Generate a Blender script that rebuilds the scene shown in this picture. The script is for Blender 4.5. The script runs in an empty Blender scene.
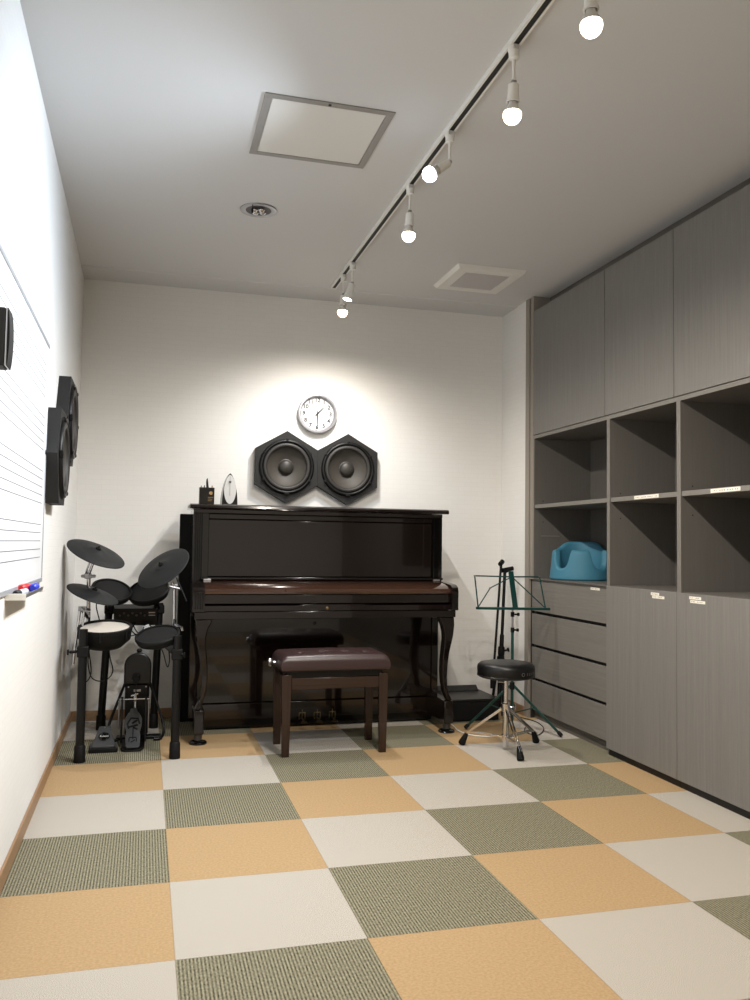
import bpy, bmesh, math, random
from mathutils import Vector, Matrix, noise
random.seed(7)
PI = math.pi
S = bpy.context.scene
COL = S.collection
V = Vector

# ------------------------------------------------------------------ materials
def lin(c):
    return tuple((x/255/12.92 if x/255 <= .04045 else ((x/255+.055)/1.055)**2.4) for x in c)

def new_mat(name):
    m = bpy.data.materials.new(name); m.use_nodes = True
    nt = m.node_tree
    return m, nt, nt.nodes['Principled BSDF']

def mat(name, rgb, rough=.5, metal=0., coat=0., spec=.5, bump=0., scale=200., var=0., emit=None, coat_rough=.03, sheen=0.):
    m, nt, b = new_mat(name)
    c = lin(rgb)
    b.inputs['Base Color'].default_value = (*c, 1)
    b.inputs['Roughness'].default_value = rough
    b.inputs['Metallic'].default_value = metal
    b.inputs['Coat Weight'].default_value = coat
    b.inputs['Coat Roughness'].default_value = coat_rough
    b.inputs['Specular IOR Level'].default_value = spec
    b.inputs['Sheen Weight'].default_value = sheen
    if emit:
        b.inputs['Emission Color'].default_value = (*emit[0], 1)
        b.inputs['Emission Strength'].default_value = emit[1]
    tc = nt.nodes.new('ShaderNodeTexCoord')
    n = nt.nodes.new('ShaderNodeTexNoise'); n.inputs['Scale'].default_value = scale
    n.inputs['Detail'].default_value = 3
    nt.links.new(tc.outputs['Object'], n.inputs['Vector'])
    if var:
        mx = nt.nodes.new('ShaderNodeMix'); mx.data_type = 'RGBA'
        mx.inputs['A'].default_value = (*[x*(1-var) for x in c], 1)
        mx.inputs['B'].default_value = (*[min(1, x*(1+var)) for x in c], 1)
        nt.links.new(n.outputs['Fac'], mx.inputs['Factor'])
        nt.links.new(mx.outputs['Result'], b.inputs['Base Color'])
    if bump:
        bp = nt.nodes.new('ShaderNodeBump'); bp.inputs['Strength'].default_value = bump
        bp.inputs['Distance'].default_value = .002
        nt.links.new(n.outputs['Fac'], bp.inputs['Height'])
        nt.links.new(bp.outputs['Normal'], b.inputs['Normal'])
    return m

def wall_mat(name, rgb, swap):
    m, nt, b = new_mat(name)
    b.inputs['Roughness'].default_value = .85
    b.inputs['Specular IOR Level'].default_value = .2
    tc = nt.nodes.new('ShaderNodeTexCoord')
    sep = nt.nodes.new('ShaderNodeSeparateXYZ'); com = nt.nodes.new('ShaderNodeCombineXYZ')
    nt.links.new(tc.outputs['Object'], sep.inputs[0])
    nt.links.new(sep.outputs['Y' if swap else 'X'], com.inputs['X'])
    nt.links.new(sep.outputs['Z'], com.inputs['Y'])
    br = nt.nodes.new('ShaderNodeTexBrick')
    br.inputs['Scale'].default_value = 1; br.inputs['Brick Width'].default_value = .09
    br.inputs['Row Height'].default_value = .03; br.inputs['Mortar Size'].default_value = .0016
    br.inputs['Mortar Smooth'].default_value = .6
    c = lin(rgb)
    br.inputs['Color1'].default_value = (*c, 1)
    br.inputs['Color2'].default_value = (*[x*.985 for x in c], 1)
    br.inputs['Mortar'].default_value = (*[x*.95 for x in c], 1)
    nt.links.new(com.outputs[0], br.inputs['Vector'])
    nt.links.new(br.outputs['Color'], b.inputs['Base Color'])
    n = nt.nodes.new('ShaderNodeTexNoise'); n.inputs['Scale'].default_value = 260
    nt.links.new(tc.outputs['Object'], n.inputs['Vector'])
    ad = nt.nodes.new('ShaderNodeMath'); ad.operation = 'MULTIPLY_ADD'
    ad.inputs[1].default_value = -.8
    nt.links.new(br.outputs['Fac'], ad.inputs[0]); nt.links.new(n.outputs['Fac'], ad.inputs[2])
    bp = nt.nodes.new('ShaderNodeBump'); bp.inputs['Strength'].default_value = .18; bp.inputs['Distance'].default_value = .001
    nt.links.new(ad.outputs[0], bp.inputs['Height']); nt.links.new(bp.outputs['Normal'], b.inputs['Normal'])
    return m

def grain_mat(name, rgb, axis='Z', var=.22, rough=.5):
    """grey laminate: fine streaks that run along one axis"""
    m, nt, b = new_mat(name)
    b.inputs['Roughness'].default_value = rough
    b.inputs['Specular IOR Level'].default_value = .35
    c = lin(rgb)
    tc = nt.nodes.new('ShaderNodeTexCoord'); mp = nt.nodes.new('ShaderNodeMapping')
    mp.inputs['Scale'].default_value = {'Z': (90, 90, 1.6), 'Y': (90, 1.6, 90), 'X': (1.6, 90, 90)}[axis]
    n = nt.nodes.new('ShaderNodeTexNoise'); n.inputs['Scale'].default_value = 1.; n.inputs['Detail'].default_value = 5
    mp2 = nt.nodes.new('ShaderNodeMapping')
    mp2.inputs['Scale'].default_value = {'Z': (420, 420, 9), 'Y': (420, 9, 420), 'X': (9, 420, 420)}[axis]
    n2 = nt.nodes.new('ShaderNodeTexNoise'); n2.inputs['Scale'].default_value = 1.
    nt.links.new(tc.outputs['Object'], mp.inputs[0]); nt.links.new(mp.outputs[0], n.inputs['Vector'])
    nt.links.new(tc.outputs['Object'], mp2.inputs[0]); nt.links.new(mp2.outputs[0], n2.inputs['Vector'])
    a = nt.nodes.new('ShaderNodeMath'); a.operation = 'MULTIPLY_ADD'; a.inputs[1].default_value = .5
    h = nt.nodes.new('ShaderNodeMath'); h.operation = 'MULTIPLY'; h.inputs[1].default_value = .5
    nt.links.new(n2.outputs['Fac'], h.inputs[0])
    nt.links.new(n.outputs['Fac'], a.inputs[0]); nt.links.new(h.outputs[0], a.inputs[2])
    r = nt.nodes.new('ShaderNodeMapRange'); r.inputs['From Min'].default_value = .3; r.inputs['From Max'].default_value = .7
    nt.links.new(a.outputs[0], r.inputs['Value'])
    mx = nt.nodes.new('ShaderNodeMix'); mx.data_type = 'RGBA'
    mx.inputs['A'].default_value = (*[x*(1-var) for x in c], 1); mx.inputs['B'].default_value = (*[x*(1+var) for x in c], 1)
    nt.links.new(r.outputs[0], mx.inputs['Factor']); nt.links.new(mx.outputs['Result'], b.inputs['Base Color'])
    return m

def carpet_mat():
    m, nt, b = new_mat('carpet_tiles')
    b.inputs['Roughness'].default_value = .95; b.inputs['Specular IOR Level'].default_value = .1
    N = nt.nodes.new; L = nt.links.new
    def math_(op, a, b_=None, c_=None):
        n = N('ShaderNodeMath'); n.operation = op
        for i, v in enumerate((a, b_, c_)):
            if v is None: continue
            if isinstance(v, (int, float)): n.inputs[i].default_value = v
            else: L(v, n.inputs[i])
        return n.outputs[0]
    def mix(f, a, b_):
        n = N('ShaderNodeMix'); n.data_type = 'RGBA'
        L(f, n.inputs['Factor']) if not isinstance(f, (int, float)) else None
        for k, v in (('A', a), ('B', b_)):
            if isinstance(v, tuple): n.inputs[k].default_value = (*v, 1)
            else: L(v, n.inputs[k])
        return n.outputs['Result']
    tc = N('ShaderNodeTexCoord'); sp = N('ShaderNodeSeparateXYZ'); L(tc.outputs['Object'], sp.inputs[0])
    x, y = sp.outputs['X'], sp.outputs['Y']
    i = math_('FLOOR', math_('MULTIPLY', x, 2.)); j = math_('FLOOR', math_('MULTIPLY', y, 2.))
    k = math_('MODULO', math_('ADD', math_('SUBTRACT', j, i), 300.), 3.)
    n1 = N('ShaderNodeTexNoise'); n1.inputs['Scale'].default_value = 560; n1.inputs['Detail'].default_value = 2; L(tc.outputs['Object'], n1.inputs['Vector'])
    n2 = N('ShaderNodeTexNoise'); n2.inputs['Scale'].default_value = 130; n2.inputs['Detail'].default_value = 4; L(tc.outputs['Object'], n2.inputs['Vector'])
    rr = N('ShaderNodeMapRange'); rr.inputs['From Min'].default_value = .3; rr.inputs['From Max'].default_value = .7; L(n1.outputs['Fac'], rr.inputs['Value'])
    r2 = N('ShaderNodeMapRange'); r2.inputs['From Min'].default_value = .35; r2.inputs['From Max'].default_value = .65; L(n2.outputs['Fac'], r2.inputs['Value'])
    white = mix(rr.outputs[0], lin((118, 112, 102)), lin((216, 210, 200)))
    orange = mix(r2.outputs[0], lin((164, 138, 103)), lin((178, 151, 114)))
    rib = math_('MULTIPLY_ADD', math_('SINE', math_('MULTIPLY', x, 2*PI/.0093)), .5, .5)
    # light loops broken up along each rib
    mp = N('ShaderNodeMapping'); mp.inputs['Scale'].default_value = (215, 90, 1); L(tc.outputs['Object'], mp.inputs[0])
    n3 = N('ShaderNodeTexNoise'); n3.inputs['Scale'].default_value = 1.; L(mp.outputs[0], n3.inputs['Vector'])
    r3 = N('ShaderNodeMapRange'); r3.inputs['From Min'].default_value = .3; r3.inputs['From Max'].default_value = .7; L(n3.outputs['Fac'], r3.inputs['Value'])
    fac = math_('MULTIPLY_ADD', r3.outputs[0], .45, math_('MULTIPLY', rib, .55))
    olive = mix(fac, lin((48, 46, 35)), lin((160, 155, 132)))
    is1 = math_('COMPARE', k, 1., .4); is2 = math_('COMPARE', k, 2., .4)
    c = mix(is2, mix(is1, white, orange), olive)
    # butt joints between the tiles
    fx = math_('ABSOLUTE', math_('SUBTRACT', math_('FRACT', math_('MULTIPLY', x, 2.)), .5))
    fy = math_('ABSOLUTE', math_('SUBTRACT', math_('FRACT', math_('MULTIPLY', y, 2.)), .5))
    e = math_('GREATER_THAN', math_('MAXIMUM', fx, fy), .4965)
    c = mix(math_('MULTIPLY', e, .25), c, lin((90, 80, 60)))
    L(c, b.inputs['Base Color'])
    hgt = math_('ADD', math_('MULTIPLY', rib, is2), math_('MULTIPLY', n1.outputs['Fac'], .8))
    bp = N('ShaderNodeBump'); bp.inputs['Strength'].default_value = .3; bp.inputs['Distance'].default_value = .001
    L(hgt, bp.inputs['Height']); L(bp.outputs['Normal'], b.inputs['Normal'])
    return m

M = dict(
    wall=wall_mat('wall_paper', (230, 229, 226), False),
    wall_l=wall_mat('wall_paper_left', (230, 229, 226), True),
    ceil=mat('ceiling_paper', (208, 208, 208), .9, spec=.15, bump=.25, scale=420),
    carpet=carpet_mat(),
    base=mat('baseboard_vinyl', (150, 118, 86), .5, var=.05, scale=20),
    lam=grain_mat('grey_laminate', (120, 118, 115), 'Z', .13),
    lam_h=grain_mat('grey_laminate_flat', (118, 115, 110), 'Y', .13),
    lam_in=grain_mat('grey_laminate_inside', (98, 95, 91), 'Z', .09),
    edge=mat('shelf_edging', (118, 115, 110), .45, var=.04, scale=60),
    dark=mat('shadow_gap_black', (32, 30, 28), .7),
    kick=mat('grey_plinth', (92, 88, 82), .6, var=.05),
    jamb=mat('beige_jamb', (142, 135, 126), .6, var=.03),
    piano=mat('piano_polyester', (18, 11, 9), .12, coat=.5, spec=.3, coat_rough=.02, var=.15, scale=6),
    mahog=grain_mat('piano_mahogany', (54, 34, 25), 'X', .2, .1),
    pblack=mat('black_polyester', (9, 8, 8), .15, coat=.4, spec=.3),
    felt=mat('black_panel', (11, 11, 12), .65, spec=.25),
    brass=mat('brass', (150, 135, 100), .3, 1.),
    chrome=mat('chrome', (215, 215, 218), .12, 1.),
    steel=mat('satin_steel', (165, 165, 168), .35, 1.),
    bench=grain_mat('walnut_lacquer', (50, 36, 29), 'Z', .25, .22),
    bench_h=grain_mat('walnut_lacquer_rail', (50, 36, 29), 'X', .25, .22),
    leather=mat('brown_leatherette', (54, 37, 37), .36, bump=.12, scale=300, var=.06),
    vinyl=mat('black_vinyl', (14, 14, 15), .36, spec=.4, bump=.1, scale=400),
    rubber=mat('black_rubber', (9, 9, 9), .65, spec=.25, bump=.1),
    bmetal=mat('black_powdercoat', (9, 9, 10), .42, spec=.3, bump=.05),
    pad=mat('grey_pad_rubber', (26, 26, 27), .75, spec=.2, bump=.15, scale=260),
    cym=mat('cymbal_rubber', (33, 35, 36), .6, spec=.25, bump=.06, scale=260),
    head=mat('white_mesh_head', (205, 198, 188), .7, bump=.3, scale=700, var=.12),
    grey=mat('dark_grey_metal', (72, 72, 73), .45, .3),
    green=mat('green_lacquer', (12, 62, 58), .32, .2, coat=.3),
    blue=mat('blue_foam', (56, 116, 140), .6, bump=.2, scale=180, var=.05),
    box=mat('speaker_box', (18, 17, 16), .7, bump=.3, scale=150, var=.08),
    cone=mat('paper_cone', (58, 54, 48), .6, bump=.1, scale=90, var=.08),
    surr=mat('foam_surround', (38, 36, 34), .55),
    cap=mat('dust_cap', (48, 45, 41), .5, .1),
    silver=mat('silver_plastic', (160, 160, 165), .35, .7),
    face=mat('clock_face', (205, 205, 205), .6),
    ink=mat('black_ink', (25, 25, 28), .6),
    board=mat('whiteboard_enamel', (246, 248, 250), .3, coat=.15, bump=.0),
    line=mat('staff_ink', (90, 96, 110), .6),
    alu=mat('aluminium', (190, 194, 200), .4, .5),
    white=mat('white_plastic', (228, 226, 220), .4),
    whitep=mat('white_panel', (215, 213, 208), .8),
    ventg=mat('vent_grille', (204, 201, 200), .8),
    hatchf=mat('hatch_frame', (150, 147, 143), .5, .3),
    paper=mat('label_paper', (232, 228, 216), .8),
    red=mat('red_plastic', (205, 40, 40), .35),
    bluep=mat('blue_plastic', (40, 60, 200), .35),
    gold=mat('gold_print', (150, 122, 76), .5, .3),
    clear=mat('frosted_clear', (220, 225, 235), .3),
    warm=mat('warm_lamp_glass', (255, 240, 215), .4, emit=((1., .80, .55), 14.)),
    cool=mat('cool_lamp_glass', (245, 250, 255), .4, emit=((.82, .91, 1.), 14.)),
)

# ------------------------------------------------------------------ helpers
def root(name, label, cat, loc=(0, 0, 0), group=None):
    o = bpy.data.objects.new(name, None); o.empty_display_size = .05
    o.location = loc; COL.objects.link(o)
    o['label'] = label; o['category'] = cat
    if group: o['group'] = group
    return o

def tag(o, label, cat, group=None):
    o['label'] = label; o['category'] = cat
    if group: o['group'] = group
    return o

def world_loc(o):
    p = V((0, 0, 0))
    while o: p += o.location; o = o.parent
    return p

def obj(name, bm, m, parent=None, smooth=False, bevel=0., label=None, angle=40, seg=2):
    """one bmesh drawn in world coordinates -> ONE linked object"""
    if parent is not None:
        bmesh.ops.translate(bm, verts=bm.verts, vec=-world_loc(parent)); origin = V((0, 0, 0))
    else:
        xs = [v.co for v in bm.verts]
        origin = V([(min(c[i] for c in xs)+max(c[i] for c in xs))/2 for i in (0, 1)] + [min(c.z for c in xs)])
        bmesh.ops.translate(bm, verts=bm.verts, vec=-origin)
    bmesh.ops.recalc_face_normals(bm, faces=bm.faces)
    me = bpy.data.meshes.new(name); bm.to_mesh(me); bm.free()
    ms = m if isinstance(m, (list, tuple)) else [m]
    for q in ms: me.materials.append(M[q] if isinstance(q, str) else q)
    o = bpy.data.objects.new(name, me); COL.objects.link(o)
    o.location = origin
    if parent is not None: o.parent = parent
    if smooth:
        for p in me.polygons: p.use_smooth = True
        me.set_sharp_from_angle(angle=math.radians(angle))
    if bevel:
        b = o.modifiers.new('bevel', 'BEVEL'); b.width = bevel; b.segments = seg; b.limit_method = 'ANGLE'; b.angle_limit = math.radians(50)
        b.harden_normals = False
        for p in me.polygons: p.use_smooth = True
        me.set_sharp_from_angle(angle=math.radians(30))
    if label: o['label'] = label
    return o

def struct(name, bm, m, **k):
    # structural pieces stay in world coordinates so their textures line up
    me_o = obj(name, bm, m, **k)
    off = me_o.location.copy()
    me_o.data.transform(Matrix.Translation(off)); me_o.location = (0, 0, 0)
    me_o['kind'] = 'structure'
    return me_o

def B(): return bmesh.new()

def box(bm, x0, x1, y0, y1, z0, z1, mi=0):
    v = [bm.verts.new((x, y, z)) for x in (x0, x1) for y in (y0, y1) for z in (z0, z1)]
    for q in ((0, 1, 3, 2), (4, 6, 7, 5), (0, 4, 5, 1), (2, 3, 7, 6), (0, 2, 6, 4), (1, 5, 7, 3)):
        f = bm.faces.new([v[i] for i in q]); f.material_index = mi
    return v

def obox(bm, c, ax, ay, az, sx, sy, sz):
    """oriented box: centre, three axes, full sizes"""
    c = V(c); ax, ay, az = V(ax).normalized()*sx/2, V(ay).normalized()*sy/2, V(az).normalized()*sz/2
    v = [bm.verts.new(c + a*ax + b*ay + d*az) for a in (-1, 1) for b in (-1, 1) for d in (-1, 1)]
    for q in ((0, 1, 3, 2), (4, 6, 7, 5), (0, 4, 5, 1), (2, 3, 7, 6), (0, 2, 6, 4), (1, 5, 7, 3)):
        bm.faces.new([v[i] for i in q])

def frame_of(n):
    n = V(n).normalized()
    a = n.cross(V((0, 0, 1)) if abs(n.z) < .9 else V((1, 0, 0))).normalized()
    return n, a, n.cross(a)

def lathe(bm, prof, c=(0, 0, 0), n=(0, 0, 1), seg=32, mi=0, cap0=True, cap1=True):
    """prof: list of (radius, height along n)"""
    c = V(c); n, a, b = frame_of(n)
    rings = []
    for r, h in prof:
        if r < 1e-6: rings.append([bm.verts.new(c+n*h)])
        else: rings.append([bm.verts.new(c + n*h + r*(math.cos(t)*a + math.sin(t)*b)) for t in [2*PI*i/seg for i in range(seg)]])
    for p, q in zip(rings, rings[1:]):
        for i in range(seg):
            j = (i+1) % seg
            if len(p) == 1 and len(q) == 1: continue
            if len(p) == 1: f = bm.faces.new((p[0], q[i], q[j]))
            elif len(q) == 1: f = bm.faces.new((p[i], p[j], q[0]))
            else: f = bm.faces.new((p[i], p[j], q[j], q[i]))
            f.material_index = mi
    if cap0 and len(rings[0]) > 1: bm.faces.new(rings[0]).material_index = mi
    if cap1 and len(rings[-1]) > 1: bm.faces.new(rings[-1]).material_index = mi

def rod(bm, p, q, r, r2=None, seg=16, mi=0):
    p, q = V(p), V(q); d = (q-p)
    lathe(bm, [(r, 0), (r if r2 is None else r2, d.length)], p, d, seg, mi)

def tube(bm, pts, r, seg=10, smooth=True, mi=0):
    pts = [V(p) for p in pts]
    if smooth and len(pts) > 2:
        out = []
        for i in range(len(pts)-1):
            p0 = pts[max(i-1, 0)]; p1 = pts[i]; p2 = pts[i+1]; p3 = pts[min(i+2, len(pts)-1)]
            for s in range(6):
                t = s/6
                out.append(.5*((2*p1)+(p2-p0)*t+(2*p0-5*p1+4*p2-p3)*t*t+(-p0+3*p1-3*p2+p3)*t**3))
        out.append(pts[-1]); pts = out
    rings = []; up = None
    for i, p in enumerate(pts):
        d = (pts[min(i+1, len(pts)-1)]-pts[max(i-1, 0)]).normalized()
        if up is None: _, a, b = frame_of(d)
        else:
            a = (up - d*up.dot(d)).normalized(); b = d.cross(a)
        up = a
        rings.append([bm.verts.new(p + r*(math.cos(t)*a+math.sin(t)*b)) for t in [2*PI*k/seg for k in range(seg)]])
    for p, q in zip(rings, rings[1:]):
        for i in range(seg):
            bm.faces.new((p[i], p[(i+1) % seg], q[(i+1) % seg], q[i])).material_index = mi
    bm.faces.new(rings[0]); bm.faces.new(rings[-1])

def prism(bm, pts, off, mi=0):
    """closed outline (3-D points) pushed along a vector"""
    a = [bm.verts.new(V(p)) for p in pts]; b = [bm.verts.new(V(p)+V(off)) for p in pts]
    bm.faces.new(a).material_index = mi; bm.faces.new(b).material_index = mi
    n = len(a)
    for i in range(n): bm.faces.new((a[i], a[(i+1) % n], b[(i+1) % n], b[i])).material_index = mi

def text(bm, s, size, mtx, depth=.0006, mi=0, bold=0.):
    cu = bpy.data.curves.new('t', 'FONT'); cu.body = s; cu.size = size; cu.extrude = depth/2; cu.offset = bold
    cu.align_x = 'CENTER'; cu.align_y = 'CENTER'; cu.resolution_u = 3
    o = bpy.data.objects.new('t', cu); COL.objects.link(o)
    dg = bpy.context.evaluated_depsgraph_get(); me = bpy.data.meshes.new_from_object(o.evaluated_get(dg))
    me.transform(mtx); n0 = len(bm.faces)
    bm.from_mesh(me)
    bm.faces.ensure_lookup_table()
    for f in bm.faces[n0:]: f.material_index = mi
    bpy.data.objects.remove(o); bpy.data.curves.remove(cu); bpy.data.meshes.remove(me)

def basis(o, ax, ay):
    ax = V(ax).normalized(); ay = V(ay).normalized(); az = ax.cross(ay)
    m = Matrix((ax, ay, az)).transposed().to_4x4(); m.translation = V(o)
    return m

def copy_tree(o, delta, label=None, parent=None):
    c = o.copy(); COL.objects.link(c)
    if parent is not None: c.parent = parent
    else: c.location = o.location + V(delta)
    if label: c['label'] = label
    for ch in [q for q in bpy.data.objects if q.parent == o]:
        copy_tree(ch, (0, 0, 0), None, c)
    return c

# ------------------------------------------------------------------ the room
XL, XR, YB, YF, ZC = -.495, 2.65, 3.0, -2.6, 2.612
XC = 2.2                     # face of the storage wall
def slab(name, d, m):
    bm = B(); box(bm, *d); return struct(name, bm, m)
slab('floor', (XL-.1, XR+.1, YF-.1, YB+.1, -.1, 0), 'carpet')
slab('ceiling', (XL-.1, XR+.1, YF-.1, YB+.1, ZC, ZC+.1), 'ceil')
slab('wall_left', (XL-.1, XL, YF-.1, YB+.1, 0, ZC), 'wall_l')
slab('wall_back', (XL, XR, YB, YB+.1, 0, ZC), 'wall')
slab('wall_front', (XL, XR, YF-.1, YF, 0, ZC), 'wall')
slab('wall_right', (XR, XR+.1, YF-.1, YB+.1, 0, ZC), 'wall_l')
slab('wall_corner', (XC, XR, 2.625, YB, 0, ZC), 'wall_l')
slab('wall_storage', (XC-.01, XR, YF, -.145, 0, ZC-.08), 'lam')     # same grey laminate running on behind the camera
bm = B(); box(bm, XL, XL+.009, YF, YB-.009, 0, .058); struct('baseboard_left', bm, 'base', bevel=.002)
bm = B(); box(bm, XL, XC, YB-.009, YB, 0, .058); struct('baseboard_back', bm, 'base', bevel=.002)
bm = B(); box(bm, XC-.009, XC, 2.628, YB-.009, 0, .058); struct('baseboard_corner', bm, 'base', bevel=.002)
# shallow dropped strip where the ceiling meets the back wall
bm = B(); prism(bm, [(XL, 2.76, ZC), (XL, 2.766, ZC-.006), (XL, YB, ZC-.008), (XL, YB, ZC)], (XC-XL, 0, 0)); struct('trim_1', bm, 'ceil')
# beige jamb between the corner wall and the cabinets
bm = B(); box(bm, XC-.006, XR, 2.572, 2.625, 0, ZC); struct('trim_2', bm, 'jamb', bevel=.002)
bm = B(); box(bm, XC+.012, XR, 2.562, 2.572, 0, ZC); struct('trim_3', bm, 'dark')
bm = B(); box(bm, XC-.002, XR, 2.522, 2.562, .8485, ZC); struct('trim_4', bm, 'jamb', bevel=.002)

# ------------------------------------------------------------------ storage wall
UN = [(2.520, 1.645), (1.645, 1.050), (1.050, .452), (.452, -.146)]
UP = [(2.520, 1.682), (1.682, 1.084), (1.084, .480), (.480, -.1455)]
T = .0135
where = ['at the far end by the corner', 'second from the corner', 'third from the corner, under the frame edge', 'nearest the camera, out at the side']
def upper(i, y1, y0, label):
    r = root('upper_cabinet', label, 'cabinet', (XC+.2, (y0+y1)/2, 1.735), 'grey upper cabinets along the right wall')
    bm = B(); g = .0008
    y0 += g; y1 -= g
    box(bm, XC+.02, 2.6, y0, y0+T, 1.735, 2.52); box(bm, XC+.02, 2.6, y1-T, y1, 1.735, 2.52)
    box(bm, XC+.02, 2.6, y0+T, y1-T, 1.735, 1.735+T); box(bm, XC+.02, 2.6, y0+T, y1-T, 2.5, 2.52)
    box(bm, 2.59, 2.6, y0+T, y1-T, 1.735+T, 2.5)
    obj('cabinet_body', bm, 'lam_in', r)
    bm = B(); box(bm, XC-.001, XC+.019, y0+.0015, y1-.0015, 1.738, 2.516); obj('door', bm, 'lam', r, bevel=.0015)
    bm = B(); box(bm, XC+.11, XC+.125, y0, y1, 2.5205, ZC-.0005); obj('top_filler', bm, 'kick', r, label='recessed dark filler strip under the ceiling')
    return r
upper(0, *UP[0], 'wide grey upper cabinet at the far corner, above the baby seat column')
upper(1, *UP[1], 'grey upper cabinet between the far corner one and the one cut by the frame')
upper(2, *UP[2], 'grey upper cabinet with its door cut off by the right frame edge')
upper(3, *UP[3], 'grey upper cabinet just outside the right frame edge, nearest the camera')

def strip_label(bm, y1, y0, x, z, w=.012):
    box(bm, x-.0008, x, y0, y1, z-w/2, z+w/2)
def scribble(bm, y1, y0, x, z, h, n):
    """unreadable small handwriting: short upright and slanted strokes"""
    st = (y1-y0)/n
    for k in range(n):
        if k % 5 == 3: continue
        yy = y1-st*(k+.5)
        a = random.uniform(-.4, .4)*h; hh = random.uniform(.5, 1.)*h/2
        obox(bm, (x, yy, z), (1, 0, 0), (0, hh*0+1, 0), (0, a, h), .0004, st*.22, 2*hh)
        if k % 2: obox(bm, (x, yy, z+random.uniform(-.3, .3)*h), (1, 0, 0), (0, 1, 0), (0, 0, 1), .0004, st*.6, h*.12)

def openunit(i, y1, y0, label, sticker=None):
    r = root('open_shelf_unit', label, 'shelf unit', (XC+.2, (y0+y1)/2, .8485), 'grey open shelf units along the right wall')
    g = .0004; y0 += g; y1 -= g; z0, z1 = .8485, 1.7335
    bm = B()
    box(bm, XC, 2.6, y0, y0+T, z0, z1); box(bm, XC, 2.6, y1-T, y1, z0, z1)
    box(bm, XC, 2.6, y0+T, y1-T, z0, z0+.008); box(bm, XC+.0, 2.6, y0+T, y1-T, z1-.020, z1)
    box(bm, 2.585, 2.6, y0+T, y1-T, z0+.008, z1-.020)
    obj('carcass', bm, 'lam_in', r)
    bm = B()   # pale edging on the front edges
    for a, b in ((y0, y0+T), (y1-T, y1)): box(bm, XC-.0012, XC-.0001, a, b, z0+.002, z1)
    box(bm, XC-.0012, XC-.0001, y0+T, y1-T, z1-.020, z1)
    obj('edging', bm, 'edge', r, label='paler grey edging strip')
    bm = B(); box(bm, XC+.006, 2.584, y0+T+.0005, y1-T-.0005, 1.284, 1.306)
    sh = obj('shelf', bm, 'lam_h', r, bevel=.001)
    bm = B(); box(bm, XC+.004, XC+.0059, y0+T+.0005, y1-T-.0005, 1.284, 1.306); obj('edging', bm, 'edge', sh)
    for z in (1.33, 1.20):     # shelf pin holes on the far side panel
        bm = B(); lathe(bm, [(.0035, 0), (.0035, .0008)], (XC+.06, y1-T-.0009, z), (0, 1, 0), 10)
        obj('pin_hole', bm, 'dark', r)
    if sticker:
        bm = B(); strip_label(bm, sticker[0], sticker[1], XC+.0035, 1.295, .0165)
        st = obj('label_strip', bm, 'paper', sh, label='white paper label with small handwriting')
        bm = B(); scribble(bm, sticker[0]-.012, sticker[1]+.012, XC+.0024, 1.295, .007, 16); obj('handwriting', bm, 'ink', st)
    return r
openunit(0, *UN[0], 'open grey shelf unit at the far corner, holding the blue baby seat')
openunit(1, *UN[1], 'empty open grey shelf unit with a short white label, beside the baby seat column', (1.413, 1.21))
openunit(2, *UN[2], 'empty open grey shelf unit at the right frame edge with a longer white label', (.835, .65))
openunit(3, *UN[3], 'empty open grey shelf unit just outside the right frame edge')
# thin pale shelf rail left on the far side panel
bm = B(); box(bm, XC+.045, XC+.17, 2.5015, 2.5050, 1.112, 1.118)
tag(obj('shelf_rail', bm, 'edge'), 'thin pale rail across the far side panel above the blue baby seat', 'rail')

def base_unit(y1, y0, label, st=None, x=XC-.016):
    r = root('base_cabinet', label, 'cabinet', (XC+.2, (y0+y1)/2, 0), 'tall grey base cabinets along the right wall')
    g = .0008; y0 += g; y1 -= g
    bm = B()
    box(bm, x+.02, 2.6, y0, y0+T,   .035, .848); box(bm, x+.02, 2.6, y1-T, y1,   .035, .848)
    box(bm, x+.02, 2.6, y0+T, y1-T, .035, .035+T); box(bm, x+.02, 2.6, y0+T, y1-T, .832, .848)
    box(bm, 2.59, 2.6, y0+T, y1-T, .054, .832)
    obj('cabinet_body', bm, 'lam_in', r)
    bm = B(); box(bm, x+.016, x+.03, y0, y1, 0, .035); obj('plinth', bm, 'dark', r, label='black recessed plinth')
    bm = B(); box(bm, x-.001, x+.0140, y0+.001, y1-.001, .035, .8545); d = obj('door', bm, 'lam', r, bevel=.0015)
    if st:
        for (a, b, z) in st:
            bm = B(); strip_label(bm, a, b, x-.0012, z, .0125)
            s = obj('label_strip', bm, 'paper', d, label='small white paper label')
            bm = B(); scribble(bm, a-.006, b+.006, x-.0022, z, .006, 9); obj('handwriting', bm, 'ink', s)
    return r
base_unit(UN[1][0]-.004, UN[1][1], 'tall grey base cabinet beside the drawers, two small labels near its top right',
          [(1.243, 1.178, .838), (1.232, 1.138, .8245)])
base_unit(*UN[2], 'tall grey base cabinet at the right frame edge, two small labels near its top left',
          [(.955, .875, .838), (.948, .848, .8225)])
base_unit(*UN[3], 'tall grey base cabinet just outside the right frame edge')

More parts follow.
